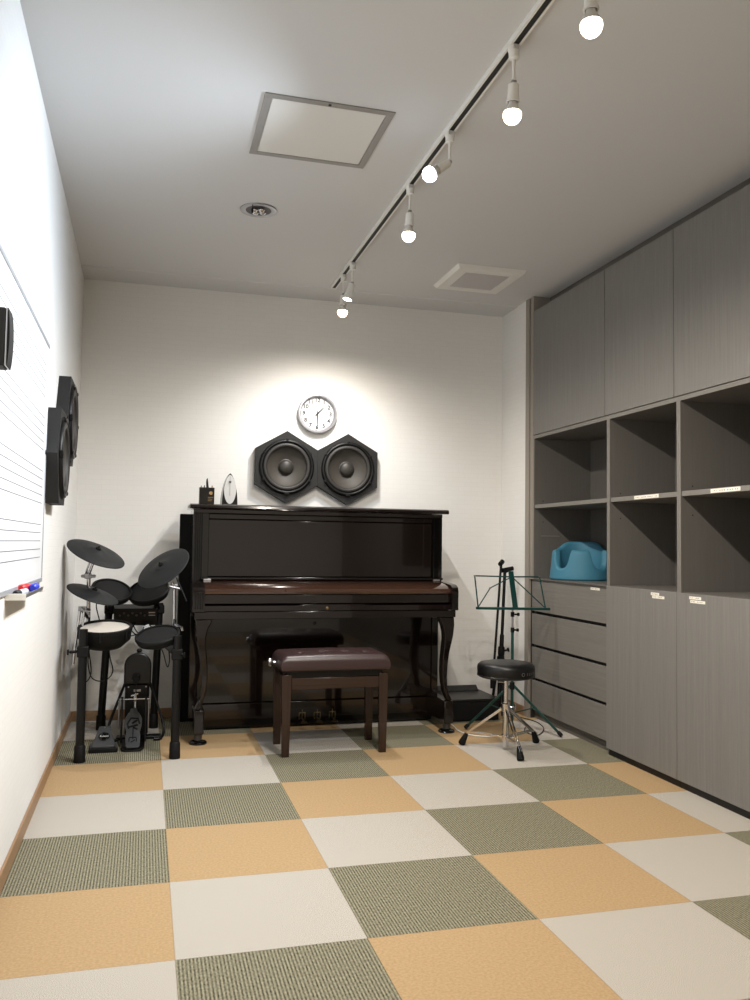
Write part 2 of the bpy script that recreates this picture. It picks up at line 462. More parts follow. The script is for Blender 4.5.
r = root('drawer_cabinet', 'grey cabinet of four drawers in the far corner under the blue baby seat', 'cabinet', (XC+.2, 2.10, 0))
y1, y0 = 2.561, 1.6425
bm = B()
box(bm, XC+.004, 2.6, y0, y0+T, .0, .848); box(bm, XC+.03, 2.6, y1-T, y1, .05, .848)
box(bm, XC+.03, 2.6, y0+T, y1-T, .832, .848); box(bm, 2.59, 2.6, y0+T, y1-T, .05, .832)
box(bm, XC+.03, 2.58, y0+T, y1-T, .052, .066)
obj('cabinet_body', bm, 'lam_in', r)
bm = B(); box(bm, XC+.035, XC+.05, y0+T, y1, 0, .05); obj('plinth', bm, 'kick', r)
bm = B(); box(bm, XC+.038, XC+.05, y0+T, y1-T, .066, .832); obj('finger_gap', bm, 'dark', r, label='dark finger gaps behind the drawer fronts')
for (a, b) in ((.655, .8478), (.452, .637), (.251, .434), (.056, .233)):
    bm = B(); box(bm, XC+.012, XC+.030, y0+T+.002, y1-.003, a, b); d = obj('drawer', bm, 'lam_h', r, bevel=.0015)
    if b > .8:
        bm = B(); strip_label(bm, 1.845, 1.752, XC+.0115, .829, .0125); s = obj('label_strip', bm, 'paper', d, label='small white paper label')
        bm = B(); scribble(bm, 1.838, 1.758, XC+.0104, .829, .006, 9); obj('handwriting', bm, 'ink', s)

# ------------------------------------------------------------------ baby seat in the shelf
def baby_seat(cx, cy, z0, face):
    n = 120; f = math.atan2(face[1], face[0])
    def H(a):            # rim height by angle from the front
        d = abs((a+PI) % (2*PI)-PI)*180/PI
        back = .176 + .050*(1/(1+math.exp(-(d-128)/7)))
        def sm(e0, e1, v):
            t = max(0, min(1, (v-e0)/(e1-e0))); return t*t*(3-2*t)
        dip = sm(17, 25, d)*(1-sm(57, 66, d))
        u = (d-41)/20.5
        return back - .106*(math.sqrt(1-abs(u)**2.6) if abs(u) < 1 else 0)
    prof_n = 22
    bm = B(); rings = []
    for i in range(n):
        a = 2*PI*i/n; h = H(a); ring = []
        ca, sa = math.cos(a), math.sin(a)
        def P(rad, z):
            # slightly wider side to side than front to back
            x, y = rad*ca, rad*sa*1.06
            return (cx + x*math.cos(f)-y*math.sin(f), cy + x*math.sin(f)+y*math.cos(f), z0+z)
        d = abs((a+PI) % (2*PI)-PI)*180/PI
        thick = .046 if d < 20 else .034
        Ro = lambda z: .172 - .10*z
        t = thick/2
        pts = [(0.10, 0), (.160, 0), (.170, .004), (Ro(.012)+.0, .012)]
        for k in range(1, 7): z = .012+(h-t-.012)*k/6; pts.append((Ro(z), z))
        rc = Ro(h-t)-t
        for k in range(1, 7):
            q = PI*k/7; pts.append((rc+t*math.cos(q), h-t+t*math.sin(q)))
        ri = rc-t
        for k in range(6): z = (h-t)+(.052-(h-t))*k/5; pts.append((max(.04, ri-.012*k/5), z))
        pts += [(ri-.03, .044), (.05, .042)]
        rings.append([bm.verts.new(P(*p)) for p in pts])
    m = len(rings[0])
    for i in range(n):
        p, q = rings[i], rings[(i+1) % n]
        for k in range(m-1): bm.faces.new((p[k], q[k], q[k+1], p[k+1]))
    bm.faces.new([r_[0] for r_ in rings]); bm.faces.new([r_[-1] for r_ in rings])
    return obj('baby_seat', bm, 'blue', None, True, angle=70)
tag(baby_seat(2.388, 2.27, .857, (-.5, -.86)), 'blue moulded foam baby floor seat sitting in the lower corner shelf', 'baby seat')

# ------------------------------------------------------------------ ceiling fittings
r = root('ceiling_hatch', 'square white access hatch with a grey metal frame in the ceiling', 'hatch', (.495, .86, ZC))
hx0, hx1, hy0, hy1 = .258, .730, .622, 1.095
bm = B(); w = .027
for d in ((hx0, hx1, hy0, hy0+w), (hx0, hx1, hy1-w, hy1), (hx0, hx0+w, hy0+w, hy1-w), (hx1-w, hx1, hy0+w, hy1-w)): box(bm, *d, ZC-.005, ZC-.0002)
obj('frame', bm, 'hatchf', r, bevel=.001)
bm = B(); box(bm, hx0+w+.003, hx1-w-.003, hy0+w+.003, hy1-w-.003, ZC-.0035, ZC-.0003); obj('hatch_panel', bm, 'whitep', r)
bm = B(); lathe(bm, [(.006, 0), (.006, .002)], (.49, hy0+.013, ZC-.0068), (0, 0, 1), 12); obj('latch', bm, 'dark', r)

r = root('downlight', 'round unlit recessed downlight with a short black pull, left ceiling', 'ceiling light', (.370, 1.668, ZC))
c = (.370, 1.668, ZC)
bm = B(); lathe(bm, [(.060, -.0005), (.060, -.004), (.075, -.0075), (.086, -.004), (.087, -.0005)], c, seg=48, cap0=False, cap1=False); obj('trim_ring', bm, 'steel', r, True)
bm = B(); lathe(bm, [(.060, -.0035), (.054, -.0030), (.050, -.0025), (.0, -.002)], c, seg=48, cap0=False); obj('reflector', bm, 'grey', r, True)
bm = B()
for a in (0, PI/2, PI, 1.5*PI): lathe(bm, [(.0, 0), (.014, -.002), (.016, -.008), (.010, -.014), (0, -.016)], (c[0]+.024*math.cos(a+.5), c[1]+.024*math.sin(a+.5), ZC-.002), seg=16)
obj('bulb', bm, 'chrome', r, True, label='silvery unlit bulb cluster')
bm = B(); rod(bm, (.333, 1.600, ZC-.006), (.333, 1.600, ZC-.022), .0015); lathe(bm, [(0, 0), (.005, -.006), (.006, -.016), (.003, -.026), (0, -.028)], (.333, 1.600, ZC-.020), seg=12)
obj('pull_cord', bm, 'rubber', r, True)

r = root('ceiling_vent', 'square white ventilation cover with a grey grille near the cabinets', 'vent', (1.75, 2.295, ZC))
vx0, vx1, vy0, vy1 = 1.530, 1.945, 2.085, 2.508
bm = B(); d_ = .022
o_ = [(vx0, vy0), (vx1, vy0), (vx1, vy1), (vx0, vy1)]
lo = [(vx0+.015, vy0+.015), (vx1-.015, vy0+.015), (vx1-.015, vy1-.015), (vx0+.015, vy1-.015)]
i_ = [(vx0+.075, vy0+.075), (vx1-.075, vy0+.075), (vx1-.075, vy1-.075), (vx0+.075, vy1-.075)]
A = [bm.verts.new((*p, ZC-.0003)) for p in o_]; C_ = [bm.verts.new((*p, ZC-d_)) for p in lo]; D = [bm.verts.new((*p, ZC-d_)) for p in i_]; E_ = [bm.verts.new((*p, ZC-d_+.006)) for p in i_]
for a, b in ((A, C_), (C_, D), (D, E_)):
    for k in range(4): bm.faces.new((a[k], a[(k+1) % 4], b[(k+1) % 4], b[k]))
bm.faces.new(A); bm.faces.new(E_)
obj('cover', bm, 'white', r)
bm = B()
for k in range(27): yy = vy0+.079+k*.0100; box(bm, vx0+.077, vx1-.077, yy, yy+.0065, ZC-d_+.0005, ZC-d_+.0055)
obj('grille', bm, 'ventg', r)

# lighting track and its lamps
TX = .957
r = root('lighting_track', 'long white lighting track with a black slot running along the ceiling', 'light track', (TX, 1.3, ZC))
bm = B()
tw, th = .017, .020
prism(bm, [(TX-tw, 0, ZC-.0003), (TX-tw, 0, ZC-th), (TX-.0095, 0, ZC-th), (TX-.0095, 0, ZC-.006), (TX+.0095, 0, ZC-.006), (TX+.0095, 0, ZC-th), (TX+tw, 0, ZC-th), (TX+tw, 0, ZC-.0003)], (0, 3.69, 0))
bmesh.ops.translate(bm, verts=bm.verts, vec=(0, -1.0, 0))
obj('track_body', bm, 'white', r)
bm = B(); box(bm, TX-.0093, TX+.0093, -1.0, 2.685, ZC-.0185, ZC-.0065); obj('slot', bm, 'dark', r, label='black slot along the track')
bm = B(); box(bm, TX-.018, TX+.018, 2.6905, 2.702, ZC-.022, ZC-.0003); obj('end_cap', bm, 'white', r, bevel=.002)

def lamp_body(r, y, tilt, hot, spot=False, L=.128):
    zt = ZC-th
    bm = B(); lathe(bm, [(.0185, -.0003), (.0185, -.014), (.0165, -.019), (.0165, -.037), (.011, -.040), (.007, -.041)], (TX, y, zt), seg=28); obj('adapter', bm, 'white', r, True)
    bm = B()
    for k in range(8): box(bm, TX-.010, TX+.010, y-.0189, y-.0166, zt-.003-k*.0016-.0009, zt-.003-k*.0016)
    obj('grip', bm, 'ventg', r)
    top = V((TX, y, zt-.041)); j = V((TX, y, zt-L+.016))
    bm = B(); rod(bm, top, j, .0052); obj('stem', bm, 'white', r, True)
    bm = B(); lathe(bm, [(0, -.008), (.007, -.007), (.007, .007), (0, .008)], j, (1, 0, 0), 16); obj('joint', bm, 'steel', r, True)
    t = V(tilt).normalized()
    s0 = j + t*.006
    if spot:
        bm = B(); lathe(bm, [(.010, 0), (.020, .004), (.021, .045), (.027, .085), (.027, .094), (.0245, .094), (.0245, .088)], s0, t, 32, cap1=False); obj('lamp_head', bm, 'white', r, True)
        bm = B(); lathe(bm, [(0, .089), (.0243, .0885)], s0, t, 32, cap1=False); obj('lens', bm, hot, r, label='glowing cool white lens')
        return s0 + t*.1, t
    bm = B(); lathe(bm, [(.008, 0), (.017, .003), (.018, .05), (.0205, .052), (.0205, .058), (.016, .058)], s0, t, 32, cap1=False); obj('socket', bm, 'white', r, True)
    # LED bulb: opaque collar, then a glowing dome
    bm = B(); lathe(bm, [(.0125, .050), (.0135, .064), (.0200, .074), (.0255, .083), (.0275, .0895)], s0, t, 32); obj('bulb_collar', bm, 'whitep', r, True)
    bm = B(); R0 = .0285
    prof = [(R0*math.sin(q), .098 - R0*math.cos(q)) for q in [PI*(k/16) for k in range(5, 17)]]
    lathe(bm, [(.0274, .0897)]+prof, s0, t, 32, cap0=False); obj('bulb_dome', bm, hot, r, True, label='glowing bulb dome')
    return s0 + t*.15, t
LAMPS = [(-.360, 'warm', (0.02, 0, -1), 'warm bare bulb lamp at the top frame edge, nearest the camera on the track', False),
         (.105, 'warm', (-.03, .03, -1), 'warm bare bulb lamp on the track, second down from the top frame edge', False),
         (.673, 'cool', (-.62, -.10, -.48), 'cool white bulb lamp tilted sideways towards the whiteboard', False),
         (1.163, 'warm', (-.03, .04, -1), 'warm bare bulb lamp in the middle of the track, below the sideways cool one', False),
         (2.205, 'cool', (-.28, -.05, -.95), 'white cylindrical spot lamp with a cool lens near the far end of the track', True),
         (2.423, 'warm', (-.02, .06, -1), 'warm bare bulb lamp at the far end of the track, lighting the clock', False)]
for y, hot, tilt, lab, sp in LAMPS:
    r = root('track_lamp', lab, 'lamp', (TX, y, ZC-th), 'track lamps on the ceiling')
    lamp_body(r, y, tilt, hot, sp)
r = root('track_lamp', 'unseen warm bare bulb lamp added on the track for extra light', 'lamp', (TX, -.95, ZC-th), 'track lamps on the ceiling')
lamp_body(r, -.95, (-.03, -.02, -1), 'warm')  # extra lamp out of view, added for the room's light and reflections

def spot(name, loc, d, power, col, angle, blend, size):
    l = bpy.data.lights.new(name, 'SPOT'); l.energy = power; l.color = col; l.spot_size = math.radians(angle); l.spot_blend = blend; l.shadow_soft_size = size
    o = bpy.data.objects.new(name, l); o.location = loc; COL.objects.link(o)
    o.rotation_euler = V(d).to_track_quat('-Z', 'Y').to_euler()
    return o
CO = (.76, .87, 1.); WA = (1., .915, .81)
for y, hot, tilt, lab, sp in LAMPS + [(-.95, 'warm', (0, 0, -1), '', False)]:  # last entry lights the added, unseen lamp
    if hot == 'warm': spot('warm_lamp_light', (TX-.004, y, ZC-th-.262), tilt, 62 if y > 2 else 62, WA, 166 if y > 2 else 180, 1. if y > 2 else .75, .022)
spot('cool_lamp_light', (TX-.112, .657, ZC-.245), (-1, .02, -.72), 150, CO, 134, 1., .02)
spot('cool_spot_light', (TX-.032, 2.198, ZC-.250), (-.06, .30, -.9), 30, CO, 120, .9, .02)

# ------------------------------------------------------------------ whiteboard on the left wall
r = root('whiteboard', 'large whiteboard printed with music staves on the left wall', 'whiteboard', (XL, .4, .886))
by0, by1, bz0, bz1 = -.50, 1.302, .886, 1.822
bm = B(); box(bm, XL+.0005, XL+.006, by0+.012, by1-.012, bz0+.012, bz1-.012); obj('board', bm, 'board', r)
bm = B(); fw = .017
box(bm, XL+.0005, XL+.009, by0, by1, bz1-fw, bz1); box(bm, XL+.0005, XL+.009, by0, by1, bz0, bz0+fw)
box(bm, XL+.0005, XL+.009, by0, by0+fw, bz0+fw, bz1-fw); box(bm, XL+.0005, XL+.009, by1-fw, by1, bz0+fw, bz1-fw)
obj('frame', bm, 'alu', r, bevel=.002)
bm = B()
for zt_ in (1.722, 1.517, 1.312, 1.107):
    for k in range(5): z = zt_-k*.0308; box(bm, XL+.0061, XL+.0064, by0+.10, 1.222, z-.0012, z+.0012)
obj('stave_lines', bm, 'line', r, label='thin printed music stave lines')

r = root('marker_tray', 'small white tray clipped under the right end of the whiteboard', 'tray', (XL, .68, .868))
bm = B(); prism(bm, [(XL, 0, .884), (XL, 0, .866), (XL+.056, 0, .872), (XL+.060, 0, .885), (XL+.057, 0, .885), (XL+.054, 0, .876), (XL+.004, 0, .872), (XL+.003, 0, .884)], (0, .43, 0))
bmesh.ops.translate(bm, verts=bm.verts, vec=(0, .46, .004)); obj('tray_channel', bm, 'silver', r, bevel=.0006)
for ya in (.456, .8905):
    bm = B(); box(bm, XL+.001, XL+.058, ya, ya+.0035, .870, .890); obj('end_cap', bm, 'white', r, bevel=.001)
def marker(y, x, ang, capmat, label, wide=.009, z=.8800):
    d = V((math.sin(ang), math.cos(ang), 0)); c = V((XL+x, y, z+wide))
    m = root('marker_pen', label, 'marker', (c.x, c.y, z), 'marker pens on the whiteboard tray')
    bm = B(); lathe(bm, [(wide*.8, 0), (wide, .004), (wide, .085), (wide*.8, .092)], c, d, 20); obj('barrel', bm, 'clear' if capmat == 'ink' else capmat, m, True)
    bm = B(); lathe(bm, [(wide*.75, -.040), (wide*1.05, -.036), (wide*1.08, -.001)], c, d, 20); obj('cap', bm, capmat, m, True)
marker(.52, .030, .10, 'ink', 'black capped marker pen with a pale barrel on the tray under the whiteboard', .009)
marker(.70, .018, .05, 'red', 'red marker pen on the whiteboard tray', .013)
marker(.755, .043, -.04, 'bluep', 'blue marker pen lying beside the red one on the whiteboard tray', .0125)

# ------------------------------------------------------------------ hexagon woofers
def woofer(c, n, up, label, group, depth=.052, s=.2245):
    """c: centre on the wall, n: outward, up: direction of one hexagon point"""
    c, n, up = V(c), V(n).normalized(), V(up).normalized(); sd = up.cross(n)
    r = root('hexagonal_speaker', label, 'speaker', c, group)
    P = lambda rad, a, h: c + n*h + rad*(math.cos(a)*up + math.sin(a)*sd)
    seg = 72; rc = .152
    def hexr(a):
        q = (a % (PI/3))-PI/6; return s*math.cos(PI/6)/math.cos(q)
    bm = B()
    ang = [2*PI*k/seg for k in range(seg)]
    rings = [[bm.verts.new(P(hexr(a), a, 0.)) for a in ang], [bm.verts.new(P(hexr(a), a, depth)) for a in ang], [bm.verts.new(P(rc, a, depth)) for a in ang], [bm.verts.new(P(rc, a, .004)) for a in ang]]
    for p, q in zip(rings, rings[1:]):
        for k in range(seg): bm.faces.new((p[k], p[(k+1) % seg], q[(k+1) % seg], q[k]))
    bm.faces.new(rings[0]); bm.faces.new(rings[-1])
    obj('speaker_cabinet', bm, 'box', r, True, angle=25)
    # basket ring, surround, cone, cap
    bm = B(); lathe(bm, [(.151, depth+.0003), (.172, depth+.0003), (.172, depth+.006), (.166, depth+.014), (.156, depth+.016), (.150, depth+.010), (.150, depth+.0003)], c, n, 72, cap0=False, cap1=False); obj('basket_ring', bm, 'bmetal', r, True, angle=60)
    bm = B(); lathe(bm, [(.1498, depth+.002)]+[(.136-.0135*math.cos(q), depth+.003+.011*math.sin(q)) for q in [PI - PI*(k/8) for k in range(9)]][::1], c, n, 72, cap0=False, cap1=False); obj('surround', bm, 'surr', r, True, angle=80)
    bm = B(); lathe(bm, [(.1222, depth+.003), (.118, depth-.003), (.085, depth-.022), (.052, depth-.036)], c, n, 72, cap0=False, cap1=False); obj('cone', bm, 'cone', r, True)
    bm = B(); lathe(bm, [(.0515, depth-.0357)]+[(.047*math.cos(q), depth-.034+.026*math.sin(q)) for q in [PI/2*k/8 for k in range(9)]], c, n, 48, cap0=False, cap1=False); obj('dust_cap', bm, 'cap', r, True)
    for k in range(6):
        a = PI/6+k*PI/3+PI/6
        bm = B(); lathe(bm, [(.0085, 0), (.0085, .004), (.005, .006), (.004, .0045), (0, .0045)], P(.1755 if k % 1 else .168, a, depth+.0115), n, 14); obj('screw', bm, 'rubber', r, True)
    # terminal clip at the bottom point
    bm = B(); q = P(.168, PI if True else 0, depth+.010); obox(bm, q, sd, up, n, .03, .014, .014); obj('terminal', bm, 'rubber', r, bevel=.002)
    return r
WZ = 1.522
woofer((.734, YB, WZ), (0, -1, 0), (0, 0, 1), 'left of the two hexagonal black speakers on the back wall below the clock', 'hexagonal wall speakers')
woofer((1.124, YB, WZ), (0, -1, 0), (0, 0, 1), 'right of the two hexagonal black speakers on the back wall below the clock', 'hexagonal wall speakers')
woofer((XL, 1.505, 1.392), (1, 0, 0), (0, 1, 0), 'nearer and lower hexagonal black speaker on the left wall, beside the whiteboard edge', 'hexagonal wall speakers')
woofer((XL, 1.880, 1.592), (1, 0, 0), (0, 1, 0), 'farther and higher hexagonal black speaker on the left wall', 'hexagonal wall speakers')

# small monitor on the left wall, cut by the frame
r = root('monitor_speaker', 'small black box speaker cut by the left frame edge, in front of the whiteboard', 'speaker', (XL, -.18, 1.436))
sx0, sx1, sy0, sy1, sz0, sz1 = XL+.024, XL+.085, -.25, -.19, 1.430, 1.560
bm = B(); box(bm, sx0, sx1, sy0, sy1, sz0, sz1); obj('speaker_box', bm, 'box', r, bevel=.004)
bm = B(); box(bm, sx1+.0002, sx1+.004, sy0+.001, sy1-.001, sz0+.001, sz1-.001); obj('silver_bead', bm, 'alu', r, bevel=.001)
bm = B()
prof = [(sx1+.0042, sz0)]+[(sx1+.0042+.005*math.sin(PI*k/12)**.6, sz0+(sz1-sz0)*k/12) for k in range(1, 12)]+[(sx1+.0042, sz1)]
prism(bm, [(x, sy0, z) for x, z in prof], (0, sy1-sy0, 0)); obj('grille', bm, 'felt', r, True)
bm = B(); box(bm, XL+.0105, sx0-.0003, -.24, -.20, 1.46, 1.54); obj('bracket', bm, 'bmetal', r, bevel=.002)
bm = B(); box(bm, XL+.0066, XL+.0103, -.245, -.195, 1.45, 1.55); obj('wall_plate', bm, 'bmetal', r)

# ------------------------------------------------------------------ clock
cx, cz = .928, 1.869
r = root('wall_clock', 'round silver wall clock showing half past one above the speakers', 'clock', (cx, YB, cz))
c = V((cx, YB, cz)); n = (0, -1, 0)
bm = B(); lathe(bm, [(.120, .0006), (.126, .012), (.126, .030), (.121, .040), (.113, .040), (.107, .030), (.106, .014)], c, n, 64, cap1=False); obj('case', bm, 'silver', r, True)
bm = B(); lathe(bm, [(0, .0142), (.1058, .0142)], c, n, 64, cap1=False); obj('clock_face', bm, 'face', r)
bm = B()
for k in range(1, 13):
    a = k*PI/6; p = c + V((math.sin(a)*.086, -.0146, math.cos(a)*.086))
    text(bm, str(k), .036, basis(p, (1, 0, 0), (0, 0, 1)), .0008, bold=.0010)
for k in range(60):
    a = k*PI/30; p = c + V((math.sin(a)*.1025, -.0146, math.cos(a)*.1025)); L = .004 if k % 5 else .005
    obox(bm, p, (math.cos(a), 0, -math.sin(a)), (0, 1, 0), (math.sin(a), 0, math.cos(a)), .0008 if k % 5 else .0018, .0004, L)
obj('numerals', bm, 'ink', r)
def hand(a, l, w, h):
    bm = B(); d = V((math.sin(a), 0, math.cos(a))); s = V((math.cos(a), 0, -math.sin(a))); o_ = c + V((0, -h, 0))
    prism(bm, [o_-d*.018-s*w*.5, o_-d*.018+s*w*.5, o_+s*w, o_+d*l+s*w*.35, o_+d*l-s*w*.35, o_-s*w], (0, -.001, 0)); return bm
obj('hour_hand', hand(math.radians(44), .058, .0045, .018), 'ink', r)
obj('minute_hand', hand(math.radians(178), .080, .0035, .0205), 'ink', r)
bm = B(); lathe(bm, [(.005, .0144), (.005, .024), (.003, .025)], c, n, 20); obj('hub', bm, 'ink', r, True)

# ------------------------------------------------------------------ piano
r = root('upright_piano', 'dark glossy brown upright piano standing against the back wall', 'piano', (.88, 2.55, 0))
PX0, PX1 = .152, 1.608
PF = 2.525    # upper front
# case sides
for xa, xb in ((PX0, PX0+.04), (PX1-.04, PX1)):
    bm = B()
    prism(bm, [(xa, 2.84, .075), (xa, 2.575, .075), (xa, 2.575, .64), (xa, PF+.004, .66), (xa, PF+.004, 1.231), (xa, 2.84, 1.231)], (xb-xa, 0, 0))
    obj('case_side', bm, 'piano', r, bevel=.003)
bm = B(); box(bm, PX0+.042, PX1-.042, 2.80, 2.838, .075, 1.228); obj('case_back', bm, 'pblack', r)
# lid: overhanging slab with a moulded front
bm = B(); yl = PF-.022
prism(bm, [(.132, yl+.004, 1.234), (.132, yl-.002, 1.240), (.132, yl, 1.252), (.132, yl+.012, 1.260), (.132, 2.845, 1.260), (.132, 2.845, 1.234)], (1.643-.132, 0, 0)); obj('top_lid', bm, 'piano', r, True, angle=35)
bm = B(); box(bm, PX0+.001, PX1-.001, PF-.010, PF+.0035, 1.208, 1.233); obj('lid_moulding', bm, 'piano', r, bevel=.004)
bm = B(); rod(bm, (.128, 2.60, 1.249), (.1315, 2.60, 1.249), .007); rod(bm, (.128, 2.60, 1.236), (.1285, 2.60, 1.249), .003); obj('lid_hinge', bm, 'steel', r, True)
# fluted pilasters either side of the upper panel
for xa, xb in ((PX0+.002, .236), (1.552, PX1-.002)):
    bm = B(); nfl = 6; pts = [(xa, PF+.0035, 0)]; w = (xb-xa)
    pts.append((xa, PF-.006, 0))
    for k in range(nfl):
        a = xa+.008+(w-.016)*k/nfl; b = xa+.008+(w-.016)*(k+.62)/nfl
        if k < 4: pts += [(a, PF-.006, 0), (a+.002, PF-.001, 0), (b-.002, PF-.001, 0), (b, PF-.006, 0)]
    pts += [(xb, PF-.006, 0), (xb, PF+.0035, 0)]
    prism(bm, [(x, y, .842) for x, y, z in pts], (0, 0, 1.2075-.842)); obj('pilaster', bm, 'pblack', r)
bm = B(); box(bm, .2365, 1.5515, PF+.018, PF+.034, .858, 1.176); obj('upper_panel', bm, 'piano', r, bevel=.003)
bm = B(); box(bm, .2365, 1.5515, PF+.012, PF+.034, 1.179, 1.2075); obj('panel_rail', bm, 'piano', r, bevel=.003)
bm = B(); box(bm, .196, 1.603, PF-.040, PF+.017, .842, .8565); obj('music_shelf', bm, 'pblack', r, bevel=.004)
for xx in (.232, 1.560):
    bm = B(); box(bm, xx-.02, xx+.02, PF-.048, PF-.042, .838, .848); obj('hinge_plate', bm, 'chrome', r, bevel=.001)
# rolled fallboard and the fronts below it
bm = B()
arc = [(PF-.042, .838), (2.42, .833), (2.345, .826), (2.300, .816), (2.272, .803), (2.262, .788), (2.264, .778), (2.272, .774), (2.40, .774), (PF-.042, .774)]
prism(bm, [(.206, y, z) for y, z in arc], (1.569-.206, 0, 0)); obj('fallboard', bm, 'mahog', r, True, angle=30).data.materials[0].node_tree.nodes['Principled BSDF'].inputs['Coat Weight'].default_value = 1.
bm = B(); box(bm, .206, 1.569, 2.272, 2.45, .726, .7735); obj('fallboard_front', bm, 'piano', r, bevel=.002)
bm = B(); prism(bm, [(.206, 2.268, .686), (.206, 2.268, .712), (.206, 2.272, .716), (.70, 2.272, .716), (.73, 2.272, .721), (1.06, 2.272, .721), (1.09, 2.272, .716), (1.569, 2.272, .716), (1.569, 2.268, .712), (1.569, 2.268, .686)], (0, .02, 0)); obj('key_slip', bm, 'piano', r, bevel=.002)
bm = B(); box(bm, PX0+.004, PX1-.008, 2.262, 2.575, .645, .684); obj('keybed', bm, 'piano', r, bevel=.003)
# arms with vertical flutes
for xa, xb in ((.144, .2045), (1.5705, 1.606)):
    bm = B(); prism(bm, [(xa, 2.238, .686), (xa, 2.236, .790), (xa, 2.245, .812), (xa, 2.275, .826), (xa, 2.36, .833), (xa, PF-.05, .838), (xa, PF-.008, .838), (xa, PF-.008, .686)], (xb-xa, 0, 0))
    obj('arm', bm, 'piano', r, True, angle=30)
    bm = B(); nf = 4; w = xb-xa
    for k in range(nf): rod(bm, (xa+w*(.2+.62*k/(nf-1)), 2.2345, .70), (xa+w*(.2+.62*k/(nf-1)), 2.2325, .786), w*.055, seg=10)
    obj('arm_reed', bm, 'pblack', r, True)
bm = B(); lathe(bm, [(.008, 0), (.008, .003), (.004, .004)], (.86, 2.2675, .700), (0, -1, 0), 16); obj('lock', bm, 'brass', r, True)
# lower front
bm = B(); box(bm, PX0+.042, PX1-.042, 2.582, 2.598, .152, .640); obj('lower_panel', bm, 'piano', r, bevel=.003)
bm = B(); box(bm, PX0+.042, PX1-.042, 2.576, 2.600, .060, .148); obj('bottom_rail', bm, 'piano', r, bevel=.003)
bm = B(); box(bm, PX0+.03, PX1-.03, 2.60, 2.80, .012, .074); obj('bottom_board', bm, 'pblack', r)
bm = B(); lathe(bm, [(.010, 0), (.010, .003), (.005, .005)], (.855, 2.5815, .59), (0, -1, 0), 20); obj('panel_knob', bm, 'pblack', r, True)
# cabriole legs: inward S curve, then toe block and caster cup
for sgn, xo in ((1, PX0+.010), (-1, PX1-.014)):
    outer = [(.0, .645), (-.002, .60), (.004, .545), (.014, .50), (.026, .45), (.036, .38), (.039, .31), (.036, .25), (.026, .215), (.012, .190), (.006, .178)]
    inner = [(.034, .178), (.042, .200), (.056, .235), (.064, .28), (.069, .34), (.068, .40), (.062, .46), (.056, .52), (.058, .56), (.068, .60), (.085, .63), (.088, .645)]
    bm = B(); prism(bm, [(xo+sgn*x, 2.268, z) for x, z in outer+inner], (0, .062, 0)); obj('leg', bm, 'piano', r, bevel=.006, seg=3)
    bm = B(); x0_, x1_ = sorted((xo+sgn*.002, xo+sgn*.056))
    box(bm, x0_, x1_, 2.262, 2.574, .052, .1775); obj('toe_block', bm, 'piano', r, bevel=.006)
    bm = B(); xm = (x0_+x1_)/2; lathe(bm, [(.020, .020), (.022, .050)], (xm, 2.30, 0), seg=20); obj('caster', bm, 'grey', r, True)
    bm = B(); lathe(bm, [(.046, 0), (.047, .007), (.040, .014), (.028, .016), (.024, .012), (0, .012)], (xm, 2.30, 0.0005), seg=36); obj('caster_cup', bm, 'pblack', r, True)
for xp in (.790, .878, .966):
    bm = B(); tube(bm, [(xp, 2.60, .052), (xp, 2.55, .050), (xp, 2.515, .048), (xp, 2.500, .042)], .0055, 10)
    lathe(bm, [(0, 0), (.016, .001), (.018, .005), (.012, .009), (0, .010)], (xp, 2.502, .040), seg=20)
    for s_ in (-1, 1): rod(bm, (xp+s_*.017, 2.5755, .045), (xp+s_*.017, 2.5755, .082), .0018)
    rod(bm, (xp-.017, 2.5755, .082), (xp+.017, 2.5755, .082), .0018); rod(bm, (xp, 2.574, .06), (xp, 2.574, .10), .0018)
    obj('pedal', bm, 'brass', r, True)

bm = B(); box(bm, .094, 1.53, 2.865, 2.93, 0, 1.213)
tag(obj('acoustic_panel', bm, 'felt', bevel=.004), 'tall black sound panel standing between the piano back and the wall', 'panel')

# on the lid
r = root('metronome', 'black pointed metronome with a white oval front on the piano lid', 'metronome', (.357, 2.64, 1.2605))
def egg(w, h, y, z0, k0=0, p=.62):
    """pointed arch outline, wide low down"""
    L = []; nn = 18
    for k in range(nn+1):
        t = k/nn; L.append((w*(math.cos(t*PI/2)**p), z0+h*t))
    return [(x, y, z) for x, z in L] + [(-x, y, z) for x, z in L[::-1][1:]]
def shift(pts, dx): return [(x+dx, y, z) for x, y, z in pts]
bm = B()
f0 = shift(egg(.044, .182, 2.615, 1.261), .357); f1 = shift(egg(.050, .184, 2.67, 1.261), .357)
a = [bm.verts.new(p) for p in f0]; b = [bm.verts.new(p) for p in f1]
bm.faces.new(a); bm.faces.new(b)
for k in range(len(a)): bm.faces.new((a[k], a[(k+1) % len(a)], b[(k+1) % len(b)], b[k]))
obj('housing', bm, 'pblack', r, True)
pts = []
for k in range(32):
    t = 2*PI*k/32; z = math.cos(t); x = math.sin(t)*(.034 if z < 0 else .034)*(1-.28*max(0, z)); pts.append((.357+x, 2.6145, 1.350+z*.083))
bm = B(); prism(bm, pts, (0, -.0025, 0)); obj('front_plate', bm, 'face', r)
bm = B(); box(bm, .3545, .3575, 2.6105, 2.6118, 1.315, 1.425); obj('pendulum', bm, 'steel', r)
bm = B(); prism(bm, [(.349, 2.6100, 1.398), (.363, 2.6100, 1.398), (.361, 2.6100, 1.385), (.351, 2.6100, 1.385)], (0, -.002, 0)); obj('pendulum_weight', bm, 'grey', r)

